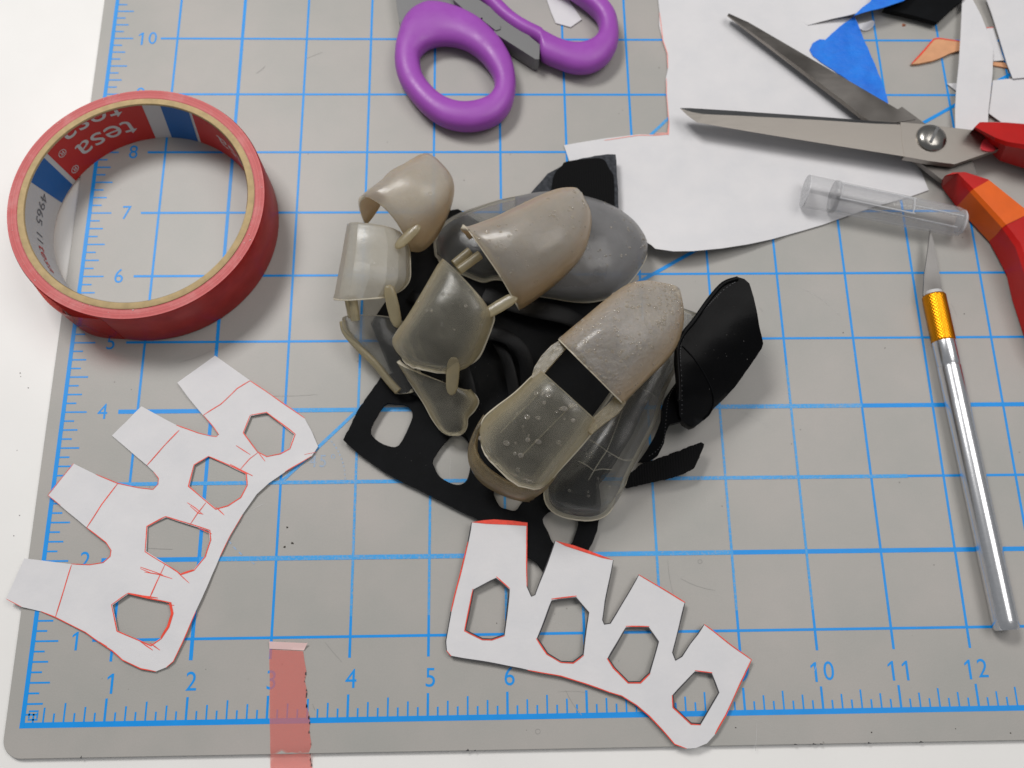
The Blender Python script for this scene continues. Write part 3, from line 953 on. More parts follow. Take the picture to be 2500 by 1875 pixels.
o = sheet('paper_offcut', C6([(1470, 805), (1560, 800), (1640, 800), (1640, 900), (1560, 878)]), 0.03, 0.008, M_PAPER)
tag(o, 'small pointed white paper tip poking out left of the paper strip', 'paper scrap')
o = sheet('paper_offcut', C6([(1850, 268), (1915, 262), (1990, 500), (2025, 580), (1914, 590), (1900, 500)]), 0.045, 0.008, M_PAPER)
tag(o, 'white paper sliver with a red end between strip and slanting offcut', 'paper scrap')
ribbons('red_pen_edge', [(C6([(1850, 266), (1916, 260)]), 0.02)], M_PEN, o, 0.045)
o = sheet('paper_scrap', smooth_px(C6([(612, 235), (690, 215), (755, 195), (768, 235), (735, 275), (690, 295), (640, 285)]), 4), 0.02, 0.008, M_PAPER)
tag(o, 'tiny rounded white paper scrap beside the blue masking tape', 'paper scrap')
o = sheet('paper_scrap', crop([(1470, -60), (1480, 0), (1508, 80), (1540, 155), (1640, 183), (1715, 130), (1640, 20), (1600, -60)], 800, 0, 2.765), 0.022, 0.008, M_PAPER)
tag(o, 'small white paper scrap inside the far purple scissor loop', 'paper scrap')

o = sheet('masking_tape', C3([(1195, 95), (1165, 118), (1105, 160), (1060, 200), (1020, 238), (985, 235), (945, 258), (925, 300), (945, 335), (1020, 390), (1120, 455), (1240, 540), (1300, 600), (1400, 650), (1392, 590), (1360, 490), (1320, 390), (1250, 235)]),
          lambda x, y: 0.045 + 0.012 * mnoise.noise(Vector((x * .03, y * .012, 5))), 0.008, M_BLUETAPE, None, grid=16, step=10, jit=0.7)
tag(o, 'torn triangle of blue masking tape behind the upper scissor blade', 'masking tape')
o = sheet('masking_tape', C3([(1190, 95), (1240, 45), (1290, 10), (1330, -60), (1560, -60), (1490, 5), (1370, 45), (1260, 72)]), lambda x, y: 0.30, 0.008, M_BLUETAPE, None, grid=16, step=14, jit=0.6)
tag(o, 'piece of blue masking tape at the top edge beside the black scrap', 'masking tape')
o = sheet('leather_scrap', C6([(860, 85), (950, 105), (1150, 150), (1370, 212), (1400, 195), (1520, 80), (1640, -20), (1640, -90), (1000, -90)]), 0.16, 0.09, M_LEATHER, None, step=40, smooth=False)
tag(o, 'thick black leather scrap at the top edge right of the blue tape', 'leather scrap')
o = sheet('leather_scrap', C6([(1125, 618), (1345, 375), (1390, 366), (1500, 380), (1640, 402), (1640, 470), (1500, 512), (1400, 560), (1330, 585), (1200, 612)]), 0.05, 0.045, M_TAN, None, step=30, smooth=False)
tag(o, 'pointed tan leather scrap edged in red pen beside the paper strip', 'leather scrap')
ribbons('red_pen_edge', [(C6([(1128, 615), (1345, 378), (1390, 369), (1590, 395)]), 0.022)], M_PEN, o, 0.05)
o = sheet('leather_scrap', C6([(1890, 595), (2030, 605), (2060, 655), (1980, 640), (1890, 625)]), 0.03, 0.03, M_TAN, None, step=30, smooth=False)
tag(o, 'small tan leather sliver showing between two white offcuts', 'leather scrap')
p = W(*C6([(1050, 243)])[0]); verts, faces = [], []
crumb(p.x, p.y, 0.001, 0.045)
tag(link('rust_crumb', pymesh('rust_crumb', verts, faces), plain('rust_brown', srgb(150, 84, 52), 0.8)), 'tiny rust brown crumb above the tan scrap', 'crumb')

# ------------------------------------------------------------------ purple scissors
C2 = lambda p: crop(p, 800, 0, 2.765)
ps = thing('scissors', W(1150, 120, 0), 'scissors with purple loop handles lying at the top edge', 'scissors')


def ray_hit(poly, c, d):
    best = None
    for a, b in zip(poly, poly[1:] + poly[:1]):
        ax, ay = a[0] - c[0], a[1] - c[1]; bx, by = b[0] - c[0], b[1] - c[1]
        ex, ey = bx - ax, by - ay
        det = d[0] * (-ey) + ex * d[1]
        if abs(det) < 1e-9: continue
        tt = (ax * (-ey) + ex * ay) / det
        u = (d[0] * ay - d[1] * ax) / det
        if tt > 0 and -1e-6 <= u <= 1 + 1e-6 and (best is None or tt > best): best = tt
    return best


def loop_handle(name, inner, outer, c, zc, hz, mtl, parent, n=96, seg=16, power=0.85):
    inner, outer = smooth_px(inner, 5), smooth_px(outer, 5)
    secs = []
    for k in range(n):
        a = 2 * math.pi * k / n
        d = (math.cos(a), math.sin(a))
        ti, to = ray_hit(inner, c, d), ray_hit(outer, c, d)
        A, B = W(c[0] + d[0] * ti, c[1] + d[1] * ti, zc), W(c[0] + d[0] * to, c[1] + d[1] * to, zc)
        mid, half = (A + B) / 2, (B - A) / 2
        s = []
        for j in range(seg):
            b = 2 * math.pi * j / seg
            cx_, sx_ = math.cos(b), math.sin(b)
            s.append(mid + half * math.copysign(abs(cx_) ** power, cx_) + Vector((0, 0, hz * math.copysign(abs(sx_) ** power, sx_))))
        secs.append(s)
    return loft(name, secs, mtl, parent, closed_path=True, sharp=0)


loop_handle('near_loop', C2([(622, 400), (650, 350), (700, 318), (770, 303), (870, 310), (960, 345), (1040, 410), (1100, 490), (1125, 560), (1112, 625), (1060, 670), (960, 695), (860, 690), (770, 652), (690, 580), (640, 500)]),
            C2([(640, 28), (560, 75), (505, 150), (478, 230), (455, 330), (456, 450), (490, 560), (560, 665), (650, 762), (760, 838), (870, 872), (980, 878), (1090, 856), (1180, 805), (1240, 725), (1268, 620), (1268, 520), (1243, 410), (1180, 292), (1110, 208), (1020, 130), (900, 66), (780, 28), (700, 18)]),
            C2([(870, 490)])[0], 0.21, 0.185, M_PURPLE, ps)
loop_handle('far_loop', C2([(1000, -160), (1160, 10), (1290, 130), (1450, 215), (1580, 280), (1700, 298), (1790, 268), (1828, 210), (1820, 140), (1770, 75), (1640, -20), (1450, -130), (1250, -220), (1080, -240)]),
            C2([(860, -160), (1030, 10), (1150, 135), (1290, 235), (1425, 310), (1440, 396), (1580, 462), (1680, 490), (1780, 484), (1870, 440), (1930, 370), (1962, 280), (1960, 180), (1938, 90), (1880, 10), (1780, -80), (1600, -190), (1300, -330), (1000, -360)]),
            C2([(1480, 40)])[0], 0.21, 0.18, M_PURPLE, ps, n=128)
sheet('near_shank', C2([(440, -150), (460, 0), (480, 130), (500, 190), (600, 200), (900, 230), (1060, 330), (1200, 440), (1235, 425), (1238, 400), (1180, 290), (1115, 205), (1010, 128), (930, 60), (860, 0), (800, -150)]), 0.22, 0.18, M_GREYPLASTIC, ps, step=60, smooth=False)
sheet('far_shank', C2([(800, -150), (850, 0), (1000, 135), (1060, 110), (1150, 200), (1430, 300), (1250, 150), (1010, -10), (900, -150)]), 0.30, 0.25, M_GREYPLASTIC, ps, step=60, smooth=False)
sheet('handle_inlay', C2([(1140, 195), (1160, 185), (1290, 235), (1432, 300), (1428, 400), (1400, 398), (1140, 232), (1118, 212)]), 0.31, 0.27, M_GREYPLASTIC, ps, step=60, smooth=False)
sheet('stop_block', C2([(1045, 110), (1075, 105), (1165, 165), (1165, 195), (1135, 205), (1045, 135)]), 0.33, 0.28, M_GREYPLASTIC, ps, step=60, smooth=False)
bp = W(*C2([(650, -140)])[0], 0.15)
for s_ in (-1, 1):
    secs = []
    for i in range(6):
        u = i / 5
        c_ = bp + Vector((-1.1 * u * 2.2 + 0.25 * s_ * u, 2.2 * 1.6 * u, 0.03 * s_))
        wd = 0.28 * (1 - u) + 0.02
        secs.append([c_ + Vector((-wd, 0, -.03)), c_ + Vector((wd, 0, -.03)), c_ + Vector((wd, 0, .03)), c_ + Vector((-wd, 0, .03))])
    loft('blade', secs, M_STEEL, ps, smooth=False)

# ------------------------------------------------------------------ red scissors
rs = thing('scissors', W(2300, 345, 0), 'open steel scissors with red and orange handles lying on white paper', 'scissors')


def blade(name, st, mats, parent):
    """st rows: lower edge, bevel start, cutting edge (crop points) and z of the back, the flat and the cutting edge"""
    secs = []
    for (lo, be, cu, zb, zt, zc) in st:
        a, b, c_ = C3([lo])[0], C3([be])[0], C3([cu])[0]
        secs.append([W(*a, zb), W(*a, zt), W(*b, zt), W(*c_, zc), W(*c_, zc - 0.012), W(*b, zb)])
    n = 6; verts = [p for s in secs for p in s]; faces = []; mi = []
    for i in range(len(secs) - 1):
        for j in range(n):
            k = (j + 1) % n
            faces.append((i * n + j, i * n + k, (i + 1) * n + k, (i + 1) * n + j)); mi.append(1 if j == 2 else 0)
    faces += [tuple(range(n)), tuple(range((len(secs) - 1) * n, len(secs) * n))]; mi += [0, 0]
    m_ = bpy.data.meshes.new(name); m_.from_pydata([tuple(v) for v in verts], [], faces)
    bm = bmesh.new(); bm.from_mesh(m_); bmesh.ops.recalc_face_normals(bm, faces=bm.faces); bm.to_mesh(m_); bm.free()
    o_ = link(name, m_, mats, parent)
    m_.polygons.foreach_set('material_index', mi)
    return o_


ups = [((440, 80), (434, 92), (430, 96)), ((560, 134), (528, 160), (518, 166)), ((760, 250), (692, 278), (678, 288)), ((960, 367), (856, 398), (838, 411)), ((1160, 484), (1018, 521), (998, 535)),
       ((1360, 600), (1180, 645), (1158, 658)), ((1560, 717), (1320, 752), (1296, 766))]
blade('upper_blade', [(a, b, c, .14, .20 + .02 * (q > 0), .17) for q, (a, b, c) in enumerate(ups)], [M_STEEL_DARK, M_STEEL], rs)
sheet('upper_blade_tang', C3([(1380, 700), (1480, 640), (1610, 735), (1760, 850), (1900, 960), (1940, 1075), (1850, 1120), (1715, 1075), (1620, 1000), (1520, 930), (1440, 830)]), 0.21, 0.09, M_STEEL_DARK, rs, step=40, smooth=False)
blade('lower_blade', [((152, 655), (150, 652), (148, 648), .27, .30, .29), ((195, 695), (215, 672), (205, 648), .24, .32, .28), ((250, 735), (290, 685), (285, 653), .24, .34, .29), ((420, 765), (450, 692), (450, 663), .24, .34, .29),
                      ((700, 812), (720, 706), (720, 682), .24, .34, .29), ((1000, 860), (1010, 722), (1010, 702), .24, .34, .29), ((1300, 908), (1310, 742), (1310, 726), .24, .34, .29), ((1500, 940), (1490, 748), (1490, 738), .24, .34, .3)],
      [M_STEEL, M_STEEL_GROUND], rs)
sheet('lower_blade_tang', C3([(1470, 733), (1610, 745), (1900, 780), (1960, 800), (2080, 850), (2080, 890), (2035, 903), (1795, 985), (1640, 965), (1495, 939), (1480, 850)]), 0.345, 0.10, M_STEEL, rs, step=40, smooth=False)
sc = W(*C3([(1655, 830)])[0], 0.35)
secs = []
for rr, zz in ((.222, -.02), (.222, .02), (.20, .05), (.155, .075), (.09, .09), (.03, .094)):
    secs.append([sc + Vector((rr * math.cos(a), rr * math.sin(a), zz)) for a in [2 * math.pi * k / 28 for k in range(28)]])
scr = loft('screw', secs, M_CHROME, rs)
d_ = Vector((math.cos(1.05), math.sin(1.05), 0)); n_ = Vector((-d_.y, d_.x, 0)) * 0.022
sl = [sc + d_ * 0.14 + n_ + Vector((0, 0, .075)), sc + d_ * 0.14 - n_ + Vector((0, 0, .075)), sc - d_ * 0.14 - n_ + Vector((0, 0, .075)), sc - d_ * 0.14 + n_ + Vector((0, 0, .075))]
link('screw_slot', pymesh('screw_slot', sl + [v + Vector((0, 0, .022)) for v in sl], [(0, 1, 2, 3), (4, 5, 6, 7), (0, 1, 5, 4), (1, 2, 6, 5), (2, 3, 7, 6), (3, 0, 4, 7)]), M_STEEL_GROUND, scr)


def bar(name, rows, mtl, parent, ztop=0.52, zlow=0.05, ch=0.035):
    secs = []
    for lo, ri, upx in rows:
        L, R_, U = W(*lo, zlow), W(*ri, ztop - 0.01), W(*upx, ztop)
        dn = Vector((U.x, U.y, zlow)) + (U - R_).normalized() * 0.08
        U2 = U + (U - R_).normalized() * 0.06 - Vector((0, 0, ch * 2.2))
        R2 = R_ + (L - R_) * 0.10
        R3 = R_ + (U - R_) * 0.10 + Vector((0, 0, 0.008))
        secs.append([L, R2, R3, U, U2, Vector((dn.x, dn.y, zlow))])
    return loft(name, secs, mtl, parent, sharp=25)


def lerp_rows(r0, r1, u):
    return tuple(tuple(a[i] + (b[i] - a[i]) * u for i in (0, 1)) for a, b in zip(r0, r1))


ra = ((2297, 443), (2306, 430), (2326, 421))
ra1 = ((2300, 458), (2336, 424), (2356, 420))
rb = ((2333.8, 503), (2370, 463), (2413, 438))
rc = ((2417, 592), (2449.5, 552), (2515, 520))
rd = ((2457, 670), (2482, 597), (2566, 565))
re_ = ((2471, 731), (2502, 655), (2592, 640))
rf = ((2500, 821), (2530, 735), (2622, 735))
rg = ((2540, 920), (2570, 830), (2655, 830))
bar('lower_handle', [ra, ra1, lerp_rows(ra1, rb, .6), rb, lerp_rows(rb, rc, 0.05)], M_RED, rs)
bar('orange_inlay', [lerp_rows(rb, rc, 0.02), lerp_rows(rb, rc, .5), rc], M_ORANGE, rs, 0.53)
bar('lower_handle_loop', [lerp_rows(rb, rc, .97), lerp_rows(rc, rd, .5), rd, re_, rf, rg], M_RED, rs)
ua = ((2374, 317), (2378, 312), (2392, 298)); ub = ((2412, 366), (2428, 341), (2440, 299)); ub2 = ((2440, 392), (2458, 352), (2462, 300))
uc = ((2500, 411), (2500, 359), (2500, 303)); ud = ((2600, 455), (2610, 400), (2620, 318)); ue = ((2700, 520), (2715, 470), (2730, 380))
bar('upper_handle', [ua, ub, ub2, uc, ud, ue], M_RED, rs, 0.62, 0.12)
tri = C3([(1955, 890), (1965, 845), (1990, 835), (2035, 885), (2035, 905), (1985, 905)])
sheet('handle_tongue', smooth_px(tri, 3), 0.37, 0.03, M_PINKRED, rs, step=20)

# ------------------------------------------------------------------ craft knife and its cap
K1, K2 = W(2279, 720, 0.165), W(2458, 1538, 0.165)
ax = (K2 - K1).normalized()
KL = (K2 - K1).length
side = ax.cross(Vector((0, 0, 1))).normalized()
kn = thing('craft_knife', W(2380, 1150, 0), 'craft knife with gold knurled collar and shiny aluminium handle', 'craft knife')


def turned(name, prof, mtl, parent, a0=K1, ax_=ax, sd=side, seg=32, sharp=40, rot=0.0):
    upv = sd.cross(ax_).normalized()
    secs = [[a0 + ax_ * t_ + sd * r_ * math.cos(a) + upv * r_ * math.sin(a) for a in [rot + 2 * math.pi * k / seg for k in range(seg)]] for t_, r_ in prof]
    return loft(name, secs, mtl, parent, sharp=sharp)


turned('blade_clamp', [(-0.06, .09), (-0.05, .115), (0.0, .135), (0.03, .135)], M_WHITEPLASTIC, kn)
kup = side.cross(ax).normalized()
secs = []
for q in range(61):
    t_ = 0.005 + 0.71 * q / 60
    fl_ = min(1, q / 2, (60 - q) / 2)
    row = []
    for k in range(96):
        a = 2 * math.pi * k / 96
        r_ = 0.146 + 0.004 * fl_ + 0.014 * fl_ * abs(math.sin(a * 12 + t_ * 62)) * abs(math.sin(a * 12 - t_ * 62))
        row.append(K1 + ax * t_ + side * r_ * math.cos(a) + kup * r_ * math.sin(a))
    secs.append(row)
loft('knurled_collar', secs, M_GOLD, kn, sharp=0)
turned('handle', [(0.70, .140), (0.715, .157), (1.05, .157), (1.06, .151), (1.075, .151), (1.085, .160), (1.6, .161)], M_ALU, kn)
turned('handle_grip', [(1.58, .158), (1.62, .161), (KL - .12, .161), (KL - .03, .157), (KL, .140)], M_ALU, kn)
bl = [(2271.4, 561.5), (2278.7, 587), (2293, 663), (2302, 716), (2280, 724), (2254, 722), (2256, 676), (2264.2, 619)]
o = sheet('knife_blade', bl, lambda x, y: 0.20, 0.024, steel('blade_steel', srgb(128, 126, 124), 0.36, (8, 1, 1), 0.5), kn, step=40, smooth=False)
A0, A1 = W(1966, 466, 0.24), W(2352, 545, 0.24)
cax = (A1 - A0).normalized(); cside = cax.cross(Vector((0, 0, 1))).normalized(); CLn = (A1 - A0).length
cap = thing('knife_cap', W(2160, 505, 0), 'clear plastic knife cap lying between the scissors and the knife tip', 'knife cap')
turned('cap_tube', [(0, .205), (0, .235), (.02, .238), (.42, .234), (.43, .230), (1.5, .225), (2.2, .215), (CLn - .06, .198), (CLn, .15), (CLn + .04, .02), (CLn + .03, .02), (CLn - .03, .13), (CLn - .08, .17), (1.4, .19), (.45, .20)], M_CLEAR, cap, A0, cax, cside, 36, 40)
turned('cap_collar_ring', [(.40, .236), (.41, .243), (.45, .243), (.46, .236), (.46, .225), (.40, .225)], M_CLEAR, cap, A0, cax, cside, 36, 40)
cup = cside.cross(cax).normalized()
for t_ in (.47, 1.52):
    tube('window_edge', [A0 + cax * t_ + cside * (.22 * math.sin(q)) + cup * (.22 * math.cos(q)) for q in (-.6, -.3, 0, .3, .6)], 0.012, M_CLEAR_EDGE, cap, seg=8, upv=cax)
turned('mouth_rim', [(-.004, .205), (-.006, .222), (-.004, .238), (.012, .238), (.012, .205)], M_CLEAR_EDGE, cap, A0, cax, cside, 36, 40)
turned('end_rim', [(CLn - .05, .185), (CLn - .03, .192), (CLn - .005, .165), (CLn - .02, .155)], M_CLEAR_EDGE, cap, A0, cax, cside, 36, 40)
for s_, t0, t1, up_ in ((-.12, .45, 1.55, .20), (.12, .45, 1.55, .20), (.0, 1.5, 2.25, .198), (.15, .9, 2.2, .12)):
    tube('cap_rib', [A0 + cax * t0 + cside * s_ + cup * up_, A0 + cax * t1 + cside * s_ + cup * (up_ - .015)], 0.013, M_CLEAR_EDGE, cap, seg=8)

# ------------------------------------------------------------------ finger armour: leather base, straps, resin shells
hand = thing('finger_armour', W(1300, 850, 0), 'articulated translucent resin finger armour on black leather straps in the middle of mat', 'finger armour')
# knuckle plate with its hand-cut holes
H5 = lambda p: crop(p, 820, 860, 4.424)
plate = [(838, 1073.6), (874.2, 1000), (930.8, 918.8), (1000, 900), (1120, 940), (1180, 1010), (1330, 1080), (1462, 1180), (1468, 1230), (1464, 1258.4), (1458, 1297), (1446, 1327), (1434, 1350), (1400, 1380), (1360, 1410), (1335, 1420), (1326.8, 1398),
         (1312, 1375), (1292, 1362), (1272, 1358), (1240, 1340), (1200, 1300), (1171.6, 1270), (1132.8, 1252), (1102, 1236), (1068.6, 1219), (1034.7, 1201), (978, 1174), (933, 1149), (876.5, 1108)]
ph = [H5([(520, 570), (640, 556), (770, 575), (828, 670), (790, 800), (680, 1005), (560, 1010), (430, 940), (375, 820)]),
      H5([(1230, 915), (1340, 880), (1450, 1000), (1468, 1110), (1430, 1340), (1370, 1420), (1270, 1425), (1130, 1350), (1070, 1250), (1055, 1140)]),
      [(1205, 1200), (1219, 1234.5), (1238, 1243), (1258, 1246.4), (1270, 1232), (1282, 1212), (1270, 1202), (1230, 1198)],
      [(1338.7, 1300), (1347.7, 1322), (1360, 1330), (1392.4, 1330), (1404, 1306), (1411, 1286), (1411, 1268), (1395, 1250), (1350, 1245), (1325, 1268)]]
ph = [smooth_px(h, 3) for h in ph]
def plate_z(x, y): return 0.10 + 0.10 * max(0, min(1, (1000 - x) / 160)) * max(0, min(1, (1120 - y) / 160)) + 0.02 * mnoise.noise(Vector((x * .006, y * .006, 2)))
sheet('knuckle_plate', plate, plate_z, 0.065, M_LEATHER, hand, ph, grid=40, step=9, jit=0.9)
# glove body under the fingers
palm = [(905, 790), (965, 700), (990, 610), (1050, 560), (1090, 515), (1118, 510), (1200, 560), (1330, 620), (1440, 700), (1500, 740), (1600, 800), (1625, 850), (1590, 960), (1545, 1060), (1490, 1150), (1440, 1210), (1360, 1200), (1290, 1195), (1225, 1190), (1165, 1120), (1110, 1000), (1000, 960), (950, 900)]
def palm_z(x, y): return 0.20 + 0.05 * mnoise.noise(Vector((x * .008, y * .008, 7)))
sheet('palm_leather', palm, palm_z, 0.07, M_LEATHER, hand, grid=40, step=26)
sheet('suede_lining', [(1380, 400), (1337, 423.6), (1292, 476), (1270, 520), (1240, 600), (1290, 640), (1400, 560), (1420, 450)], lambda x, y: 0.10, 0.05, M_SUEDE, hand, grid=30, step=20, jit=.8)
velo = [(1385, 396), (1423, 385.8), (1483, 376.3), (1503, 377), (1505.7, 411), (1509, 463), (1510, 515), (1505, 600), (1380, 620), (1350, 520), (1353, 440)]
def velo_z(x, y): return 0.22 - 0.10 * max(0, (1400 - x) / 60)
sheet('strap_end', velo, velo_z, 0.05, M_SUEDE, hand, grid=26, step=14, jit=0.9)
sheet('loop_patch', smooth_px([(1382, 394.5), (1372, 404), (1356, 421), (1349, 442), (1347, 470), (1350, 560), (1490, 580), (1499, 520), (1498, 434), (1488, 413), (1471, 388), (1430, 388)], 4), lambda x, y: velo_z(x, y) + 0.03, 0.03, M_VELCRO, hand, grid=26, step=14)
# strap loops seen inside the glove
for pts, rr in (([(1090, 880, .30), (1140, 830, .42), (1210, 815, .5), (1270, 850, .46), (1290, 930, .36), (1270, 1000, .28)], .10),
                ([(1180, 720, .28), (1290, 750, .45), (1380, 770, .42), (1440, 800, .3)], .13),
                ([(1130, 690, .3), (1160, 760, .40), (1230, 860, .36), (1260, 980, .3)], .08),
                ([(1000, 720, .26), (1060, 760, .34), (1130, 900, .34), (1150, 980, .28)], .09)):
    path = catmull([W(*p) for p in pts], 6)
    tube('inner_strap', path, rr, M_LEATHER_GLOSS, hand, seg=12, flat=0.10)
# big folded wrist strap at the right
Q7 = lambda p: crop(p, 1550, 640, 4.148)
flapo = Q7([(900, 205), (980, 165), (1050, 152), (1110, 170), (1160, 215), (1205, 360), (1240, 520), (1268, 680), (1290, 770), (1300, 825), (1285, 875), (1230, 960), (1170, 1045), (1090, 1160), (1000, 1280), (900, 1385), (800, 1480), (760, 1540), (690, 1600), (620, 1655), (570, 1670), (500, 1630), (455, 1560), (440, 1400), (435, 1160), (420, 1000), (422, 860), (450, 780), (490, 705), (590, 580), (760, 350)])
def flap2_z(x, y):
    u = ((x - 1651) * 0.64 + (y - 850) * 0.77) / 190.0      # towards the lower right side it rolls under
    v = max(0, min(1, (y - 960) / 90))
    return 1.02 - 0.55 * max(0, u) ** 2 - 0.18 * v + 0.015 * mnoise.noise(Vector((x * .02, y * .02, 1)))
fl = sheet('wrist_strap', flapo, flap2_z, 0.16, M_LEATHER_GLOSS, hand, grid=16, step=10, jit=0.5)
def stitches(px, zf, parent, gap=7.5, w=0.010, ln=0.018):
    pts = dense(px, gap, False); verts = []; faces = []
    for i, (x, y) in enumerate(pts[:-1]):
        p = W(x, y, zf(x, y) + 0.010); q = W(*pts[i + 1], zf(*pts[i + 1]) + 0.010)
        d = (q - p).normalized() * ln / 2; n = Vector((-d.y, d.x, 0)).normalized() * w / 2
        s = len(verts); verts += [p + d + n, p + d - n, p - d - n, p - d + n]; faces.append((s, s + 1, s + 2, s + 3))
    o_ = link('stitching', pymesh('stitching', verts, faces), M_STITCH, parent)
    return o_
stitches(smooth_px(Q7([(470, 800), (460, 900), (462, 1000), (475, 1200), (478, 1400), (475, 1560)]), 4, False), flap2_z, fl)
stitches(smooth_px(Q7([(1010, 205), (900, 280), (760, 420), (640, 560), (540, 690), (480, 800)]), 4, False), flap2_z, fl, 5.5, 0.006, 0.022)
# rolled edge of the flap
tube('strap_edge_binding', catmull([W(*p, 1.03) for p in Q7([(1040, 165), (900, 215), (765, 360), (600, 590), (495, 720), (435, 850), (432, 1000), (445, 1200), (450, 1400)])], 4), 0.032, M_LEATHER_GLOSS, fl, seg=8)
crease = catmull([W(*p, flap2_z(*p) + .004) for p in Q7([(480, 850), (560, 930), (650, 1045), (740, 1200), (790, 1330), (795, 1430), (760, 1530), (690, 1600)])], 4)
tube('strap_crease', crease, 0.010, M_LEATHER, fl, seg=6)
# s-curved inner strap with stitched edge below the flap
C4 = lambda p: crop(p, 1100, 660, 2.765)
inner = C4([(1530, 745), (1490, 800), (1450, 860), (1430, 930), (1425, 1010), (1380, 1120), (1320, 1220), (1270, 1290), (1340, 1290), (1400, 1250), (1440, 1170), (1455, 1090), (1480, 1040), (1600, 1010), (1600, 800)])
def inner_z(x, y): return 0.62 - 0.40 * max(0, min(1, (y - 980) / 150))
ins = sheet('inner_wrist_strap', inner, inner_z, 0.10, M_LEATHER_GLOSS, hand, grid=24, step=12)
stitches(smooth_px(C4([(1535, 765), (1490, 820), (1468, 880), (1458, 960), (1450, 1060), (1440, 1140), (1400, 1210), (1330, 1260)]), 4, False), inner_z, ins, 6.5, 0.008, 0.014)
# webbing tail
tail = C4([(1150, 1420), (1290, 1305), (1420, 1262), (1560, 1210), (1640, 1180), (1690, 1160), (1712, 1172), (1708, 1195), (1680, 1265), (1645, 1335), (1590, 1365), (1500, 1398), (1350, 1432), (1190, 1468)])
def tail_z(x, y): return 0.20 + 0.10 * max(0, min(1, (x - 1540) / 180))
sheet('webbing_tail', tail, tail_z, 0.06, M_VELCRO, hand, grid=24, step=6, jit=1.1)

# lint caught on the leather
verts, faces = [], []
rl_ = random.Random(11)
for k in range(70):
    if k < 26:
        x, y = rl_.uniform(1670, 1830), rl_.uniform(720, 960); z = flap2_z(x, y) + 0.006
        if (x - 1651) * 0.64 + (y - 850) * 0.77 > 150 or x < 1660 + max(0, 800 - y) * 0.9: continue
    elif k < 52:
        x, y = rl_.uniform(1100, 1480), rl_.uniform(720, 1000); z = palm_z(x, y) + 0.006
    else:
        x, y = rl_.uniform(900, 1120), rl_.uniform(1095, 1180); z = plate_z(x, y) + 0.004
        if y > 1085 + (x - 880) * 0.5 or 1045 < x < 1160: continue
    p = W(x, y, z); crumb(p.x, p.y, p.z, rl_.choice((.003, .004, .006)))
o = link('lint', pymesh('lint', verts, faces), plain('pale_lint', srgb(92, 90, 88), 0.9), hand)
o['kind'] = 'stuff'

# ---- resin shells
GRIDS = {}


def finger(name, px, z, label=None):
    o_ = bpy.data.objects.new(name, None)
    o_.empty_display_size = 0.1
    COL.objects.link(o_)
    o_.parent = hand
    o_.location = W(*px, z) - hand.location
    if label: o_['label'] = label
    return o_


def shell(name, st, mats, parent, thick=0.05, k=5, seg=18, power=0.8, wav=0.012, facet=0, rag=0.0):
    """st: rows of (left, crest, right), each (px, py, z): an open arched shell skinned through them"""
    T = [[W(*p) for p in row] for row in st]
    L = catmull([r_[0] for r_ in T], k); M_ = catmull([r_[1] for r_ in T], k); R_ = catmull([r_[2] for r_ in T], k)
    verts, faces = [], []
    for ri, (a, c_, b) in enumerate(zip(L, M_, R_)):
        mid, half = (a + b) / 2, (b - a) / 2
        h = c_ - mid
        for j in range(seg + 1):
            th = math.pi * j / seg
            cs, sn = -math.cos(th), math.sin(th)
            p = mid + half * math.copysign(abs(cs) ** power, cs) + h * (sn ** power)
            p = p + Vector((0, 0, 1)) * wav * mnoise.noise(p * 3.0)
            if rag and ri >= len(L) - 2:
                dr_ = (M_[-1] - M_[-4]).normalized()
                p = p + dr_ * rag * mnoise.noise(Vector((j * 0.9, 3.7, ri * .1)))
            verts.append(p)
    n = seg + 1
    for i in range(len(L) - 1):
        for j in range(seg):
            faces.append((i * n + j, i * n + j + 1, (i + 1) * n + j + 1, (i + 1) * n + j))
    m_ = bpy.data.meshes.new(name)
    m_.from_pydata([tuple(v) for v in verts], [], faces)
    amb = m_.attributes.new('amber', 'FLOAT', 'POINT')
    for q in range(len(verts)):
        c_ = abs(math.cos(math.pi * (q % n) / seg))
        amb.data[q].value = max(0.0, (c_ - 0.45) / 0.55) ** 1.3 * 0.85  # longer light path through the sides painted in as amber colour
    bm = bmesh.new(); bm.from_mesh(m_)
    bmesh.ops.remove_doubles(bm, verts=bm.verts, dist=0.002)
    bmesh.ops.recalc_face_normals(bm, faces=bm.faces)
    if sum(f.normal.z for f in bm.faces) < 0:
        bmesh.ops.reverse_faces(bm, faces=bm.faces)
    bm.to_mesh(m_); bm.free()
    o_ = link(name, m_, list(mats), parent)
    m_.shade_smooth()
    if facet: m_.set_sharp_from_angle(angle=math.radians(facet))
    GRIDS[o_.name] = (verts, n, len(L))
    s = o_.modifiers.new('thickness', 'SOLIDIFY')
    s.thickness = thick; s.offset = -1
    if len(mats) > 1: s.material_offset_rim = 1
    return o_


